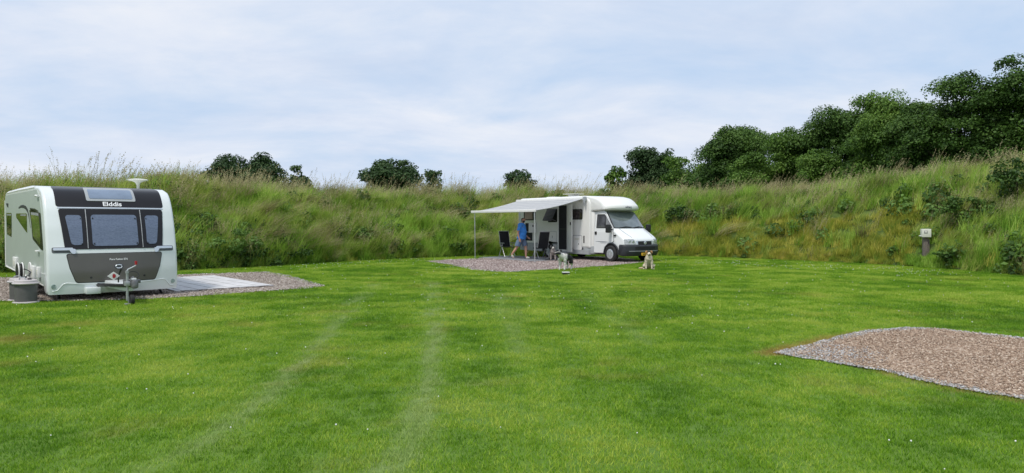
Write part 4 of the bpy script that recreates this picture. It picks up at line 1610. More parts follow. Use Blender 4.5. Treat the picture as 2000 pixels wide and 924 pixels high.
bprof = round_poly([(.50, .27), (.44, .60), (.50, .735), (.94, .735), (1.01, .68), (1.01, .42), (.94, .26)], [.03, .05, .03, .03, .06, .06, .06], 4)
bp = shell(bprof, .985, .09, lambda p, t, q: (p - .27 * (abs(t) / .985) ** 3 * min(1, max(0, (p - .44) / .4)), CCY + t, q), mid=14).build('bumper', MAT['bumper'], mh, smooth=45)


def bsurf(u, v, off):
    return (1.01 - .27 * (abs(u) / .985) ** 3 + off, CCY + u, v)


patch(bsurf, .455, .475, lambda v: -.8, lambda v: .8, 0, .006, 2, 14).build('groove', MAT['grey_skirt'], bp)
patch(bsurf, .52, .64, lambda v: -.55, lambda v: .55, .02, .003, 6, 10).build('intake', MAT['interior'], bp)
pl = patch(bsurf, .285, .395, lambda v: -.26, lambda v: .26, .01, .02, 4, 6).build('number_plate', MAT['yellow_plate'], mh)
rotp = Matrix(((0, 0, 1, 0), (1, 0, 0, 0), (0, 1, 0, 0), (0, 0, 0, 1)))
text_mesh('61-JX-ZB', .10, 'characters', MAT['black'], pl, Matrix.Translation((1.036, CCY, .34)) @ rotp, .004, .001)


def cab_side(a, b, d):
    k = 1 - .10 * max(0, b - 1.2) / .9
    return (a, CCY - CHW * k - d, b)


def dens(poly, st=.12):
    out = []
    for i in range(len(poly)):
        p, q = np.array(poly[i]), np.array(poly[(i + 1) % len(poly)])
        m = max(1, int(np.linalg.norm(q - p) / st))
        out += [tuple(p + (q - p) * j / m) for j in range(m)]
    return out


dpoly = round_poly([(-1.02, 2.0), (-.47, 2.0), (.08, 1.40), (.12, .84), (-.30, .72), (-.44, .37), (-1.06, .36)], [.06, .08, .05, .05, .12, .04, .06], 4)


def side_sheet(poly, d, step=.0):
    """a panel split at the waist so that it follows the tumblehome"""
    mb = MB()
    lo = clip_poly(poly, 1.2, False)
    hi = clip_poly(poly, 1.2, True)
    for q in (lo, hi):
        if len(q) > 2:
            mb.prism(q, cab_side, -.01, d)
    return mb


def clip_poly(poly, z, above):
    out = []
    n_ = len(poly)
    for i in range(n_):
        p, q = poly[i], poly[(i + 1) % n_]
        ip, iq = (p[1] >= z) == above, (q[1] >= z) == above
        if ip:
            out.append(p)
        if ip != iq:
            t = (z - p[1]) / (q[1] - p[1])
            out.append((p[0] + (q[0] - p[0]) * t, z))
    return out


gap = [tuple(x) for x in offset_poly(dpoly, -.014)]
side_sheet(gap, .003).build('door_gap', MAT['grey_skirt'], mh)
cd = side_sheet(dpoly, .009).build('cab_door', MAT['white_paint'], mh)
side_sheet(round_poly([(-.93, 1.95), (-.46, 1.95), (.02, 1.42), (0, 1.37), (-.93, 1.37)], [.04, .06, .03, .03, .04], 4), .014).build('window_seal', MAT['black'], cd)
side_sheet(round_poly([(-.89, 1.915), (-.46, 1.915), (-.40, 1.88), (-.40, 1.40), (-.89, 1.40)], .03, 3), .018).build('side_glass', MAT['side_glass'], cd)
side_sheet(round_poly([(-.36, 1.83), (-.02, 1.43), (-.03, 1.40), (-.36, 1.40)], .02, 3), .018).build('quarter_glass', pm('quarter_glass', (.24, .25, .26), .15), cd)
MB().box((-1.0 + .06, .085, 1.17), (.12, .03, .13), bev=.012).build('handle', MAT['black'], cd)
mb = MB()
mb.prism([(-.98, .83), (-.5, .835), (-.12, .82), (-.5, .80), (-.9, .815)], cab_side, 0, .012)
mb.prism([(-.72, .775), (-.1, .785), (-.1, .77), (-.6, .755)], cab_side, 0, .012)
mb.build('graphic', MAT['letter_grey'], cd)
rots = Matrix(((1, 0, 0, 0), (0, 0, 1, 0), (0, 1, 0, 0), (0, 0, 0, 1)))
text_mesh('2.8 td', .07, 'lettering', MAT['letter_grey'], cd, Matrix.Translation((-.36, .088, .60)) @ Matrix(((1, 0, 0, 0), (0, 0, -1, 0), (0, 1, 0, 0), (0, 0, 0, 1))), .004, .001)
MB().box((.19, .095, 1.085), (.15, .03, .055), bev=.012).build('indicator', MAT['black'], mh)
for s, yy in ((-1, .10), (1, 1.98)):
    mr = MB().box((.02, yy + s * .20, 1.36), (.13, .22, .34), bev=.045).build('mirror', MAT['black'], mh)
    MB().tube([(.05, yy, 1.33), (.03, yy + s * .14, 1.33)], .03, 8).build('mirror_arm', MAT['black'], mr)
# pod over the cab
PHW = 1.03


def podfn(p, t, q):
    s = abs(t) / PHW
    w_ = min(1, max(0, (p + 1.55) / 1.3))
    return (p - .34 * s ** 3 * w_, CY + t * (1 - .05 * w_), q - .05 * s ** 4 * w_ * (q > 2.2))


prof = round_poly([(-1.75, 2.06), (-1.75, 2.735), (-1.25, 2.725), (-.70, 2.66), (-.32, 2.52), (-.08, 2.31), (-.07, 2.17), (-.20, 2.11), (-.9, 2.09)], [.02, .02, .1, .2, .15, .1, .06, .08, .1], 6)
pod = shell(prof, PHW, .075, podfn, nseg=6, mid=20).build('overcab_pod', MAT['white_gel'], mh, smooth=50)
Mt = Matrix.Translation((-.045, CY + .05, 2.25)) @ rotp
text_mesh('adriarg', .125, 'lettering', MAT['letter_grey'], pod, Mt, .012, .001, lambda c: (podfn(-.068, c.y - CY, c.z)[0] + (c.x + .045) + .010, c.y, c.z))
# the shoulder where the coach narrows to the cab
mb = MB().prism([(-1.62, 0), (-1.62, 2.12), (-1.10, 2.0), (-1.06, .12)], lambda a, b, d: (a, b, d), .34, 2.07)
mb.build('shoulder', MAT['white_gel'], mh, bevel=.05)
mb = MB().prism([(-1.64, -.008), (-1.64, 1.0), (-1.10, .9), (-1.05, .10)], lambda a, b, d: (a, b, d), .30, .62)
mb.build('shoulder_skirt', MAT['grey_skirt'], mh, bevel=.03)
# wheels
for xw in (0, RWX):
    for yy, s in ((.0, -1), (1.88, 1)):
        y0 = yy + .11
        whl = MB().lathe([(.17, -.10), (.30, -.105), (.335, -.07), (.335, .07), (.30, .105), (.17, .10)], (xw, y0 if s < 0 else y0 - .02, .335), 'y', 32).build('wheel', MAT['rubber'], mh)
        MB().lathe([(.205, s * .06), (.20, s * .10), (.17, s * .112), (.06, s * .10), (.055, s * .118), (.001, s * .12)], (xw, y0 if s < 0 else y0 - .02, .335), 'y', 28).build('hub_cap', MAT['silver'], whl)
        # slotted ring of the wheel trim: one star-shaped plate
        ring = []
        for k in range(16):
            a = k * math.pi / 8
            for da, rq in ((-.10, .155 if k % 2 else .105), (.10, .155 if k % 2 else .105)):
                ring.append((xw + rq * math.cos(a + da), .335 + rq * math.sin(a + da)))
        yq = (y0 if s < 0 else y0 - .02) + s * .114
        MB().prism(ring, lambda a, b, d: (a, d, b), yq - .004, yq + .004).build('hub_star', MAT['grey_skirt'], whl)
for s, yy in ((-1, .092), (1, 1.988)):
    mb = MB().prism([(.42 * math.cos(a), .335 + .42 * math.sin(a)) for a in np.linspace(R(-4), R(184), 22)], lambda a, b, d: (a, d, b), yy - .004, yy + .004)
    mb.build('wheel_well', MAT['interior'], mh)
    mb = MB().tube([(.43 * math.cos(a), yy - s * 0 + s * .012, .335 + .43 * math.sin(a)) for a in np.linspace(R(0), R(180), 20)], .032, 8)
    mb.build('arch_trim', MAT['bumper'], mh)
for yy in (.012, 2.108):
    mb = MB().prism([(RWX + .425 * math.cos(a), .36 + .425 * math.sin(a)) for a in np.linspace(R(-8), R(188), 22)], lambda a, b, d: (a, d, b), yy - .014, yy + .014)
    mb.build('wheel_well', MAT['interior'], mh)
MB().box((-3.2, 1.06, .36), (5.6, 1.5, .14)).build('underbody', MAT['interior'], mh)


def mside(name, x0, x1, z0, z1, mat, d=.010, rad=.05, par=None, back=-.004):
    mb = MB().prism(round_poly([(x0, z0), (x1, z0), (x1, z1), (x0, z1)], rad, 4), lambda a, b, dd: (a, -dd, b), back, d)
    return mb.build(name, mat, par or mh, smooth=30)


wn = mside('side_window', -2.39, -1.68, 1.73, 2.18, MAT['black'], .012, .09)
mside('pane', -2.35, -1.72, 1.77, 2.14, glass_like('habitation_pane', (.03, .022, .024), .06, .6, 3, (.055, .04, .042)), .017, .07, wn)
hg = mside('hatch_gap', -2.31, -1.70, .42, 1.07, MAT['grey_skirt'], .008, .08)
ht = mside('service_hatch', -2.285, -1.725, .445, 1.045, MAT['white_plastic'], .016, .07)
mside('vent', -2.16, -1.88, .86, .95, MAT['cream_plastic'], .021, .01, ht)
mside('lock', -1.93, -1.90, .66, .72, MAT['black'], .024, .005, ht)
mside('marker_lamp', -1.61, -1.55, .74, 1.05, MAT['black'], .016, .02)
fr = mside('door_frame', -3.34, -2.66, .34, 2.42, MAT['white_plastic'], .016, .04)
mside('doorway_shade_screen', -3.26, -2.72, .42, 2.36, MAT['black_cloth'], .021, .03, fr)  # dark screen panel stands in for the shaded doorway; no recess behind
mside('screen_bar', -3.26, -2.72, 1.30, 1.345, MAT['black'], .026, .005, fr)
th = R(19)
hx, hy = -2.68, -.03
dl = MB().box((hx + .31 * math.cos(th), hy - .31 * math.sin(th), 1.36), (.62, .035, 2.04), -th, bev=.012).build('entrance_door', MAT['white_gel'], mh)
MB().box((hx + .50 * math.cos(th), hy - .50 * math.sin(th) - .03, 1.56), (.07, .04, .13), -th, bev=.01).build('handle', MAT['black'], dl)
MB().box((-2.99, -.22, .27), (.60, .34, .035), bev=.01).box((-2.99, -.02, .33), (.62, .06, .10), bev=.01).build('entrance_step', MAT['grey_skirt'], mh)
wf = mside('side_window', -4.06, -3.40, 1.62, 2.22, MAT['interior'], .010, .06)
rt = Matrix.Rotation(R(-27), 3, 'X')
mb = MB()
c0 = np.array([-3.73, -.03, 2.21])
mb.box(tuple(c0 + np.array(rt @ Vector((0, -.012, -.30)))), (.68, .022, .60), rt, bev=.008)
mb.build('open_pane', MAT['tint'], wf)
for xx in (-4.0, -3.46):
    MB().tube([(xx, -.02, 1.68), (xx, -.24, 1.74)], .009, 6).build('window_stay', MAT['galv'], wf)
w5 = mside('side_window', -5.90, -5.0, 1.71, 2.14, MAT['black'], .012, .06)
mside('blind', -5.82, -5.22, 1.76, 2.09, MAT['pink_blind'], .017, .03, w5)
lk = mside('locker_opening', -5.78, -5.24, .76, 1.58, MAT['interior'], .012, .03)
mside('shelf', -5.76, -5.26, 1.155, 1.185, MAT['grey_skirt'], .03, .004, lk)
l2 = MB().box((-5.02, -.16, 1.37), (.36, .03, .46), R(42), bev=.01).build('locker_door', MAT['white_gel'], mh)
MB().box((-4.93, -.20, 1.45), (.05, .03, .09), R(42), bev=.008).build('latch', MAT['black'], l2)
mside('locker_gap', -4.42, -3.44, .73, 1.22, MAT['grey_skirt'], .004, .05)
lo = mside('side_locker', -4.405, -3.455, .745, 1.205, MAT['white_gel'], .010, .045)
mside('lock', -3.75, -3.71, .92, 1.02, MAT['grey_skirt'], .016, .01, lo)
# roof gear
mb = MB().box((-3.0, .62, 2.80), (.34, .40, .10), bev=.03)
rv = mb.build('roof_vent', MAT['white_plastic'], mh)
MB().box((-2.98, .58, 2.865), (.72, .62, .022), bev=.01).build('vent_lid', MAT['cream_plastic'], rv)
MB().box((-4.9, 1.0, 2.77), (.5, .5, .07), bev=.02).build('roof_hatch', MAT['white_plastic'], mh)
# awning
AX0, AX1, AYO, AZO = -6.30, -1.52, -2.62, 2.10
mb = MB()
na_, nb_ = 24, 14
for side_ in (0, .008):
    for i in range(na_ + 1):
        for j in range(nb_ + 1):
            s, t = i / na_, j / nb_
            x = AX0 + (AX1 - AX0) * s
            y = -.14 + (AYO + .14) * t
            z = 2.615 + (AZO - 2.615) * t - .055 * math.sin(math.pi * t) - .02 * math.sin(math.pi * s) * math.sin(math.pi * t) + .006 * math.sin(s * 26 + t * 3) * math.sin(math.pi * t)
            mb.v.append((x, y, z - side_))
w_ = nb_ + 1
T_ = (na_ + 1) * w_
for i in range(na_):
    for j in range(nb_):
        a = i * w_ + j
        mb.f.append((a, a + 1, a + w_ + 1, a + w_))
        mb.f.append((a + T_, a + T_ + w_, a + T_ + w_ + 1, a + T_ + 1))
for i in range(na_):
    for j in (0, nb_):
        a = i * w_ + j
        mb.f.append((a, a + w_, a + w_ + T_, a + T_))
for j in range(nb_):
    for i in (0, na_):
        a = i * w_ + j
        mb.f.append((a, a + 1, a + 1 + T_, a + T_))
aw = mb.build('awning', MAT['canopy'], mh, smooth=60)
MB().box(((AX0 + AX1) / 2, -.085, 2.625), (AX1 - AX0 + .1, .15, .12), bev=.03).build('cassette', MAT['white_plastic'], aw)
mb = MB().box((AX1 + .09, -.10, 2.60), (.08, .18, .20), bev=.03).box((AX1 + .12, -.14, 2.47), (.05, .07, .18), bev=.015)
mb.build('end_cap', MAT['grey_skirt'], aw)
MB().box(((AX0 + AX1) / 2, AYO - .02, AZO - .01), (AX1 - AX0 + .12, .06, .11), bev=.02).build('front_rail', MAT['white_plastic'], aw)
for xx, yo in ((AX1 - .06, AYO), (AX0 + .04, AYO + .1)):
    MB().tube([(xx, yo, AZO - .03), (xx, yo + .02, .03)], .021, 10).box((xx, yo + .02, .015), (.10, .10, .03), bev=.008).build('leg', MAT['alu'], aw)
    mb = MB().tube([(xx - .15 if xx > -3 else xx + .15, -.16, 2.55), ((xx - .9) if xx > -3 else (xx + .9), -1.3, 2.27), (xx, AYO + .05, AZO - .02)], .018, 8)
    mb.build('folding_arm', MAT['alu'], aw)

# awning carpet and camping furniture
o = empty('awning_carpet', (*mworld(-3.9, -1.45), 0), -PSI, 'grey carpet spread on the gravel under the motorhome awning', 'carpet')
mb = MB()
for i in range(14):
    for j in range(8):
        pass
MB().box((0, 0, .036), (3.9, 2.2, .010), bev=.003).build('weave', MAT['mat_grey'], o)
mb = MB()
for s in (-1, 1):
    mb.box((0, s * 1.09, .040), (3.92, .03, .014)).box((s * 1.945, 0, .040), (.03, 2.15, .0135))
mb.build('binding', pm('carpet_binding', (.36, .37, .38), .8), o)


def camp_chair(loc, rz, label):
    o = empty('camping_chair', loc, rz, label, 'chair', 'folding camping chairs under the awning')
    # x is the way the chair faces
    mb = MB().box((.02, 0, .46), (.46, .47, .035), bev=.014)
    mb.build('seat', MAT['black_cloth'], o)
    rb = Matrix.Rotation(R(-14), 3, 'Y')
    mb = MB().box((-.30, 0, .82), (.035, .48, .70), rb, bev=.014)
    mb.build('backrest', MAT['black_cloth'], o)
    mb = MB()
    for s in (-1, 1):
        mb.tube([(-.215, s * .25, .48), (-.39, s * .25, 1.17)], .012, 8)
    mb.tube([(-.39, -.25, 1.17), (-.39, .25, 1.17)], .012, 8)
    mb.build('back_frame', MAT['alu'], o)
    for s in (-1, 1):
        MB().tube([(.24, s * .26, .03), (-.10, s * .26, .56)], .013, 8).build('leg', MAT['alu'], o)
        MB().tube([(-.34, s * .27, .03), (.02, s * .27, .56)], .013, 8).build('leg', MAT['alu'], o)
        MB().box((-.05, s * .27, .64), (.46, .05, .03), bev=.01).tube([(.0, s * .27, .56), (.0, s * .27, .63)], .012, 6).build('armrest', MAT['galv'], o)
    mb = MB().tube([(.24, -.26, .035), (.24, .26, .035)], .012, 6).tube([(-.34, -.27, .035), (-.34, .27, .035)], .012, 6)
    mb.build('foot_bar', MAT['alu'], o)


camp_chair((-.20, 32.15, .042), R(-62), 'black folding camping chair at the open left end of the awning')
camp_chair((1.22, 30.75, .042), R(118), 'black folding camping chair seen from behind, right of the person')

# hookup post on the bank
o = empty('hookup_post', tuple(POST), R(-12), 'white electric hookup box on a dark wooden post at the foot of the bank', 'hookup post')
MB().box((0, 0, .12), (.15, .15, 1.10), bev=.008).box((.12, .03, .1), (.05, .1, 1.0), bev=.008).build('post', MAT['wood_post'], o)
hb = MB().box((0, -.06, .82), (.30, .22, .30), bev=.025).build('box', MAT['box_cream'], o)
MB().box((-.03, -.172, .86), (.12, .015, .10), bev=.006).build('window', pm('hookup_window', (.28, .27, .30), .4), hb)
MB().box((-.03, -.181, .862), (.08, .008, .06), bev=.003).build('meter', MAT['box_cream'], hb)
MB().box((-.18, -.06, .72), (.08, .07, .03), bev=.012).build('socket', MAT['white_plastic'], hb)
MB().box((.155, -.06, .76), (.03, .12, .12), bev=.012).build('side_socket', MAT['grey_skirt'], hb)

# water tray on the lawn
tx0, ty0 = ground(1105, 536.5)
o = empty('water_tray', (tx0, ty0, 0), R(8), 'small black tray with a white rim on the lawn in front of the standing dog', 'tray')
mb = MB().box((0, 0, .035), (.21, .17, .06), bev=.01)
mb.build('tub', MAT['black'], o)
mb = MB()
for s in (-1, 1):
    mb.box((0, s * .083, .075), (.215, .02, .02), bev=.004).box((s * .10, 0, .075), (.02, .146, .02), bev=.004)
mb.build('rim', MAT['white_plastic'], o)
MB().box((0, 0, .068), (.18, .145, .006)).build('water', glass_like('tray_water', (.30, .33, .34), .05), o)
# ================================================================ PERSON
def place(o, me_name=None):
    return o


def person_build():
    o = empty('person', (.40, 30.55, .042), R(-18), 'person in a blue T-shirt, denim shorts and pale shoes walking under the awning', 'person')
    # x forward, y left; z up
    J = {}
    v, e, r = [], [], []

    def add(nm, p, rad, par=None):
        J[nm] = len(v)
        v.append(p)
        r.append(rad)
        if par:
            e.append((J[par], J[nm]))
    add('pelvis', (0, 0, .93), (.17, .145))
    add('waist', (.03, 0, 1.08), (.18, .18), 'pelvis')
    add('belly', (.04, 0, 1.20), (.18, .185), 'waist')
    add('chest', (.02, 0, 1.36), (.185, .15), 'belly')
    add('collar', (.015, 0, 1.47), (.12, .085), 'chest')
    add('neck', (.045, 0, 1.55), .058, 'collar')
    add('jaw', (.085, 0, 1.615), (.066, .07), 'neck')
    add('face', (.095, 0, 1.68), (.078, .095), 'jaw')
    add('crown', (.085, 0, 1.755), (.066, .08), 'face')
    for s, n_ in ((1, 'l'), (-1, 'r')):
        add('sh' + n_, (.0, s * .185, 1.44), .068, 'collar')
        add('ua' + n_, (-.02, s * .235, 1.30), .056, 'sh' + n_)
        if s < 0:
            add('el' + n_, (-.07, s * .25, 1.14), .043, 'ua' + n_)
            add('fa' + n_, (-.05, s * .25, 1.0), .038, 'el' + n_)
            add('wr' + n_, (-.02, s * .245, .89), .028, 'fa' + n_)
        else:
            add('el' + n_, (.0, s * .26, 1.14), .043, 'ua' + n_)
            add('fa' + n_, (.10, s * .25, 1.03), .038, 'el' + n_)
            add('wr' + n_, (.20, s * .22, .95), .028, 'fa' + n_)
        d = np.array(v[-1]) - np.array(v[-2])
        d /= np.linalg.norm(d)
        w0 = np.array(v[-1])
        add('pm' + n_, tuple(w0 + d * .06), (.022, .036), 'wr' + n_)
        pr = w0 + d * .10
        for k, (off, ln) in enumerate(((-.030, .060), (-.010, .075), (.010, .072), (.030, .055))):
            p1 = pr + np.array([off, 0, 0])
            add('f%d%s' % (k, n_), tuple(p1), .011, 'pm' + n_)
            p2 = p1 + d * ln * .55
            add('g%d%s' % (k, n_), tuple(p2), .009, 'f%d%s' % (k, n_))
            p3 = p2 + d * ln * .4 + np.array([.012, -s * .012, 0])
            add('h%d%s' % (k, n_), tuple(p3), .007, 'g%d%s' % (k, n_))
        p1 = w0 + d * .045 + np.array([.038, 0, 0])
        add('t0' + n_, tuple(p1), .012, 'pm' + n_)
        add('t1' + n_, tuple(p1 + d * .045 + np.array([.012, 0, 0])), .009, 't0' + n_)
    # front (left) leg planted, rear (right) leg trailing, heel up
    add('hipl', (.02, .095, .88), .108, 'pelvis')
    add('thl', (.10, .10, .70), .088, 'hipl')
    add('knl', (.17, .10, .50), .064, 'thl')
    add('cal', (.175, .10, .33), .060, 'knl')
    add('anl', (.18, .10, .10), .040, 'cal')
    add('fol', (.25, .10, .05), (.042, .036), 'anl')
    add('tol', (.36, .10, .04), (.042, .026), 'fol')
    add('hipr', (-.01, -.095, .88), .108, 'pelvis')
    add('thr', (-.10, -.10, .70), .088, 'hipr')
    add('knr', (-.16, -.10, .51), .064, 'thr')
    add('car', (-.27, -.10, .36), .060, 'knr')
    add('anr', (-.40, -.10, .19), .040, 'car')
    add('for', (-.37, -.10, .10), (.042, .036), 'anr')
    add('tor', (-.30, -.10, .04), (.042, .026), 'for')
    body = link('body', skin(v, e, r, 0, 2), MAT['skin'], o, 80)
    # face: nose, ears, eyes belong to the head of the same figure
    MB().tube([(.172, 0, 1.70), (.196, 0, 1.665), (.176, 0, 1.655)], [.010, .016, .010], 8).build('nose', MAT['skin'], o)
    for s in (-1, 1):
        MB().tube([(.075, s * .088, 1.70), (.065, s * .098, 1.685), (.075, s * .088, 1.655)], [.012, .016, .009], 8).build('ear', MAT['skin'], o)
        MB().lathe([(.001, .008), (.009, .006), (.012, 0)], (.166, s * .032, 1.697), 'x', 10).build('eye', MAT['black'], o)

    def garment(name, mat, test, grow, flare=None):
        """cloth cut from the figure's own surface and lifted off it"""
        bm = bmesh.new()
        bm.from_mesh(body.data)
        bmesh.ops.delete(bm, geom=[f for f in bm.faces if not test(f.calc_center_median())], context='FACES')
        bmesh.ops.subdivide_edges(bm, edges=bm.edges[:], cuts=1, smooth=.6, use_grid_fill=True)
        bm.normal_update()
        mv = [(q_, q_.normal * (grow(q_.co) if callable(grow) else grow)) for q_ in bm.verts]
        for q_, d_ in mv:
            q_.co += d_
        for _ in range(1):
            bmesh.ops.smooth_vert(bm, verts=[q_ for q_ in bm.verts if not q_.is_boundary], factor=.35, use_axis_x=True, use_axis_y=True, use_axis_z=True)
        me_ = bpy.data.meshes.new(name)
        bm.to_mesh(me_)
        bm.free()
        me_.materials.clear()
        o_ = link(name, me_, mat, o, 80)
        sd_ = o_.modifiers.new('thickness', 'SOLIDIFY')
        sd_.thickness = .006
        return o_

    fold = lambda c: .027 + .022 * max(0, min(1, (1.05 - c.z) * 5)) + .010 * math.sin(c.z * 38 + c.y * 9 + c.x * 5) * max(0, min(1, (1.35 - c.z) * 5))
    garment('t_shirt', MAT['shirt'], lambda c: .87 < c.z < 1.535 and not (abs(c.y) > .19 and c.z < 1.23) and not (c.z < 1.05 and abs(c.y) > .15 and c.x > .13) and not (c.z < .95 and abs(c.y) > .20), fold)
    garment('shorts', MAT['denim'], lambda c: .56 < c.z < .96 and abs(c.y) < .212 and c.x < .19, lambda c: .018 + .05 * max(0, min(1, (.85 - c.z) * 3)))
    garment('hair', MAT['hair'], lambda c: c.z > 1.60 and (c.z > 1.735 or c.x < .055 or (c.x < .10 and c.z > 1.70)), .014)
    garment('beard', MAT['hair'], lambda c: 1.56 < c.z < 1.648 and c.x > .085, .010)
    for ks in (('anl', 'fol', 'tol'), ('anr', 'for', 'tor')):
        pts = [np.array(v[J[k]]) for k in ks]
        heel = pts[1] * 2 - pts[2] + (pts[1] - pts[2]) * -.1
        heel = pts[1] + (pts[1] - pts[2]) * .8
        if ks[0] == 'anl':
            heel[2] = .04
        link('shoe', skin([tuple(pts[0] - (pts[0] - pts[1]) * .25), tuple(pts[1]), tuple(pts[2]), tuple(heel)], [(0, 1), (1, 2), (1, 3)], [.05, (.052, .048), (.05, .036), (.042, .042)], 1, 2), MAT['shoe'], o, 80)
    return o


person_build()


# ================================================================ DOGS
def coat_mat(name):
    m, nt, out = new_mat(name)
    b = N(nt, 'ShaderNodeBsdfPrincipled')
    b.inputs['Roughness'].default_value = .9
    at = N(nt, 'ShaderNodeAttribute', attribute_name='coat')
    f = noise(nt, 60, 4, .7)
    c = mixc(nt, .35, at.outputs['Color'], ramp(nt, f, [(.3, (.45, .45, .45)), (.7, (1, 1, 1))]), 'MULTIPLY')
    nt.links.new(c, b.inputs['Base Color'])
    bump(nt, noise(nt, 90, 4, .7, stretch=(1, 1, .35)), .8, .01, b)
    nt.links.new(b.outputs[0], out.inputs[0])
    return m


COAT = coat_mat('dog_coat')


def dog(name, loc, rz, label, joints, edges, paint, ear_pts, ear_col, root=0, ruff=0.0):
    o = empty(name, loc, rz, label, 'dog')
    names = list(joints)
    v = [joints[k][0] for k in names]
    r = [joints[k][1] for k in names]
    ed = [(names.index(a), names.index(b)) for a, b in edges]
    me = skin(v, ed, r, names.index(root) if isinstance(root, str) else root, 2)
    # ruffle the outline so that the coat reads as fur
    co = np.zeros(len(me.vertices) * 3)
    me.vertices.foreach_get('co', co)
    co = co.reshape(-1, 3)
    nn = np.array([vv.normal[:] for vv in me.vertices])
    g = np.random.default_rng(5)
    co += nn * (g.random(len(co)) * .016 * (co[:, 2] > .2))[:, None]
    me.vertices.foreach_set('co', co.ravel())
    ca = me.color_attributes.new('coat', 'FLOAT_COLOR', 'POINT')
    cols = np.array([(*paint(Vector(c)), 1) for c in co], np.float32)
    ca.data.foreach_set('color', cols.ravel())
    bd = link('body', me, COAT, o, 80)
    for s in (0, 1):
        mb = MB()
        a, b_, c_, d_ = [np.array(p) for p in ear_pts[s]]
        mb.tube([a, b_, c_, d_], [.020, .030, .022, .006], 8)
        mb.build('ear', ear_col[s], o, 80)
    return o


BLK = (.014, .014, .016)
WHT = (.74, .72, .66)
SAND = (.52, .36, .20)
GRY = (.15, .145, .14)
FUR_B = pm('fur_black', BLK, .9, var=.3, scale=40)
FUR_S = pm('fur_sand', (.42, .24, .11), .9, var=.3, scale=40)
FUR_G = pm('fur_grey', (.16, .155, .155), .9, var=.3, scale=40)
FUR_W = pm('fur_white', WHT, .9, var=.1, scale=40)

# standing collie, head to the left (x forward, y left)
Jd = {
    'rump': ((-.26, 0, .45), (.105, .12)), 'loin': ((-.10, 0, .45), (.10, .12)), 'rib': ((.06, 0, .43), (.115, .14)),
    'chest': ((.20, 0, .43), (.115, .14)), 'nape': ((.28, .0, .50), (.085, .10)), 'neck': ((.34, -.02, .555), (.068, .07)),
    'skull': ((.40, -.05, .60), (.062, .062)), 'muzz': ((.455, -.11, .585), (.036, .036)), 'nose': ((.485, -.155, .575), (.022, .022)),
    'shl': ((.20, .085, .38), .060), 'ell': ((.17, .09, .27), .042), 'wrl': ((.19, .09, .13), .026), 'pal': ((.21, .09, .022), (.030, .022)),
    'shr': ((.20, -.085, .38), .060), 'elr': ((.18, -.09, .27), .042), 'wrr': ((.22, -.09, .13), .026), 'par': ((.245, -.09, .022), (.030, .022)),
    'hil': ((-.26, .08, .38), .075), 'knl': ((-.20, .09, .28), .055), 'hol': ((-.34, .09, .17), .030), 'hfl': ((-.31, .09, .08), .024), 'hpl': ((-.28, .09, .022), (.030, .022)),
    'hir': ((-.26, -.08, .38), .075), 'knr': ((-.22, -.09, .28), .055), 'hor': ((-.38, -.09, .18), .030), 'hfr': ((-.36, -.09, .08), .024), 'hpr': ((-.33, -.09, .022), (.030, .022)),
    't1': ((-.40, .0, .43), .040), 't2': ((-.48, .0, .32), .046), 't3': ((-.50, .01, .20), .034), 't4': ((-.52, .02, .13), .016),
}
Ed = [('rump', 'loin'), ('loin', 'rib'), ('rib', 'chest'), ('chest', 'nape'), ('nape', 'neck'), ('neck', 'skull'), ('skull', 'muzz'), ('muzz', 'nose'),
      ('chest', 'shl'), ('shl', 'ell'), ('ell', 'wrl'), ('wrl', 'pal'), ('chest', 'shr'), ('shr', 'elr'), ('elr', 'wrr'), ('wrr', 'par'),
      ('rump', 'hil'), ('hil', 'knl'), ('knl', 'hol'), ('hol', 'hfl'), ('hfl', 'hpl'), ('rump', 'hir'), ('hir', 'knr'), ('knr', 'hor'), ('hor', 'hfr'), ('hfr', 'hpr'),
      ('rump', 't1'), ('t1', 't2'), ('t2', 't3'), ('t3', 't4')]


def paint_collie(c):
    n = .03 * math.sin(c.x * 31 + c.z * 17) + .02 * math.sin(c.y * 43)
    if c.z < .22 and c.x > -.45:
        return WHT
    if c.x > .325 + n:
        if abs(c.y + (c.x - .37) * 1.05 + .0) < .016 and c.z > .60:
            return WHT
        return BLK if c.z > .545 else WHT
    if c.x > .10 + n * 1.5:
        return WHT
    if c.x < -.42 and c.z < .17:
        return WHT
    if c.z > .30 + n * 1.4:
        return BLK if c.z < .545 or abs(c.y) > .05 else (.10, .11, .12)
    return WHT if c.x > -.16 else BLK


dx, dy = ground(1097, 529)
dg = dog('standing_dog', (dx + .13, dy + .22, 0), math.atan2(-.86, -.52), 'black and white collie standing at the gravel edge with its head turned left', Jd, Ed, paint_collie,
    [[(.37, .015, .645), (.355, .03, .685), (.375, .05, .675), (.39, .065, .645)], [(.365, -.09, .64), (.35, -.10, .68), (.345, -.125, .665), (.355, -.14, .635)]], [FUR_B, FUR_B], 'rib')
mb = MB().lathe([(.001, .012), (.012, .008), (.014, 0)], (.50, -.165, .58), 'x', 10)
mb.build('nose', MAT['black'], dg)

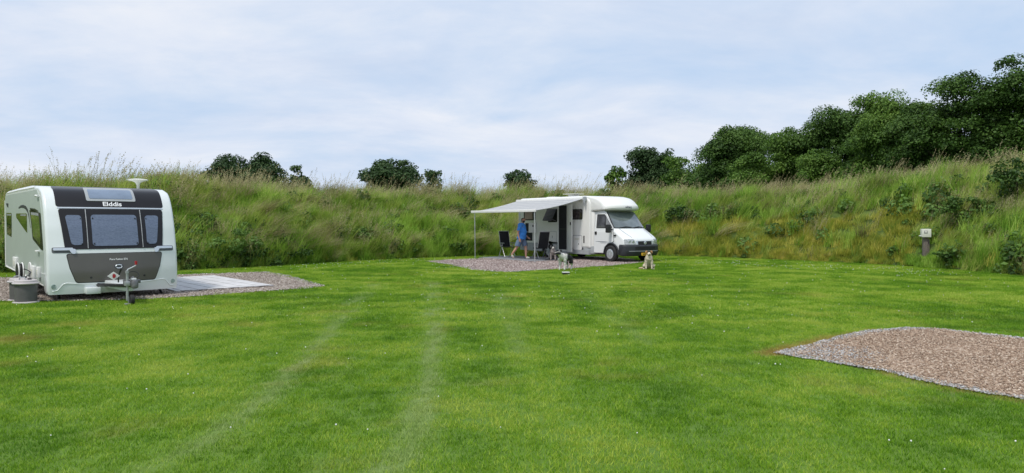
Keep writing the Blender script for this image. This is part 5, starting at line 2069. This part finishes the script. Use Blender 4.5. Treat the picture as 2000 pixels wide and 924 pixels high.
# seated dogs
Js = {
    'rump': ((-.16, 0, .13), (.125, .12)), 'loin': ((-.10, 0, .24), (.125, .125)), 'rib': ((-.03, 0, .34), (.125, .13)),
    'chest': ((.03, 0, .40), (.11, .115)), 'neck': ((.05, 0, .49), (.085, .085)), 'skull': ((.07, 0, .565), (.078, .074)), 'muzz': ((.15, 0, .54), (.040, .038)), 'nose': ((.195, 0, .528), (.026, .024)),
    'shl': ((.05, .085, .33), .060), 'ell': ((.05, .095, .22), .044), 'wrl': ((.08, .095, .11), .030), 'pal': ((.11, .10, .022), (.036, .022)),
    'shr': ((.05, -.085, .33), .060), 'elr': ((.05, -.095, .22), .044), 'wrr': ((.08, -.095, .11), .030), 'par': ((.11, -.10, .022), (.036, .022)),
    'hil': ((-.13, .11, .14), .085), 'knl': ((.02, .16, .13), .060), 'hol': ((-.12, .16, .045), .036), 'hpl': ((.02, .165, .025), (.036, .024)),
    'hir': ((-.13, -.11, .14), .085), 'knr': ((.02, -.16, .13), .060), 'hor': ((-.12, -.16, .045), .036), 'hpr': ((.02, -.165, .025), (.036, .024)),
    't1': ((-.25, -.08, .06), .045), 't2': ((-.28, -.22, .04), .045), 't3': ((-.22, -.33, .04), .022),
}
Es = [('rump', 'loin'), ('loin', 'rib'), ('rib', 'chest'), ('chest', 'neck'), ('neck', 'skull'), ('skull', 'muzz'), ('muzz', 'nose'),
      ('chest', 'shl'), ('shl', 'ell'), ('ell', 'wrl'), ('wrl', 'pal'), ('chest', 'shr'), ('shr', 'elr'), ('elr', 'wrr'), ('wrr', 'par'),
      ('rump', 'hil'), ('hil', 'knl'), ('knl', 'hol'), ('hol', 'hpl'), ('rump', 'hir'), ('hir', 'knr'), ('knr', 'hor'), ('hor', 'hpr'), ('rump', 't1'), ('t1', 't2'), ('t2', 't3')]


def paint_cream(c):
    if c.z > .50:
        if abs(c.y) < .022 or (c.x > .13):
            return (.72, .64, .52)
        return SAND if abs(c.y) > .028 else (.66, .55, .40)
    return (.66, .58, .45) if c.x > -.02 else (.60, .47, .32)


def paint_grey(c):
    if c.z > .50:
        if abs(c.y) < .024:
            return WHT
        return GRY if c.x < .13 else (.46, .42, .39)
    if c.x > .06:
        return (.33, .29, .27)
    return (.13, .125, .125)


EARS = [[(.04, .05, .625), (.04, .085, .635), (.06, .105, .60), (.075, .10, .555)], [(.04, -.05, .625), (.04, -.085, .635), (.06, -.105, .60), (.075, -.10, .555)]]
dx, dy = ground(1268, 527.5)
d1 = dog('seated_dog', (dx, dy + .08, 0), R(-97), 'cream dog with sandy ears sitting on the lawn in front of the motorhome bumper', Js, Es, paint_cream, EARS, [FUR_S, FUR_S], 'rib')
dx, dy = ground(1080, 510.5)
d2 = dog('seated_dog', (dx, dy + .08, .03), R(-88), 'shaggy grey dog with a white blaze sitting on the gravel behind the collie', Js, Es, paint_grey, EARS, [FUR_G, FUR_G], 'rib')
d2.scale = (.95, .95, .95)
for d_ in (d1, d2):
    MB().lathe([(.018, -.012), (.018, .004), (.010, .014), (.001, .016)], (.205, 0, .535), 'x', 12).build('nose', MAT['black'], d_)
    for s in (-1, 1):
        MB().lathe([(.011, -.006), (.010, .004), (.001, .008)], (.130, s * .038, .588), 'x', 10).build('eye', MAT['black'], d_)
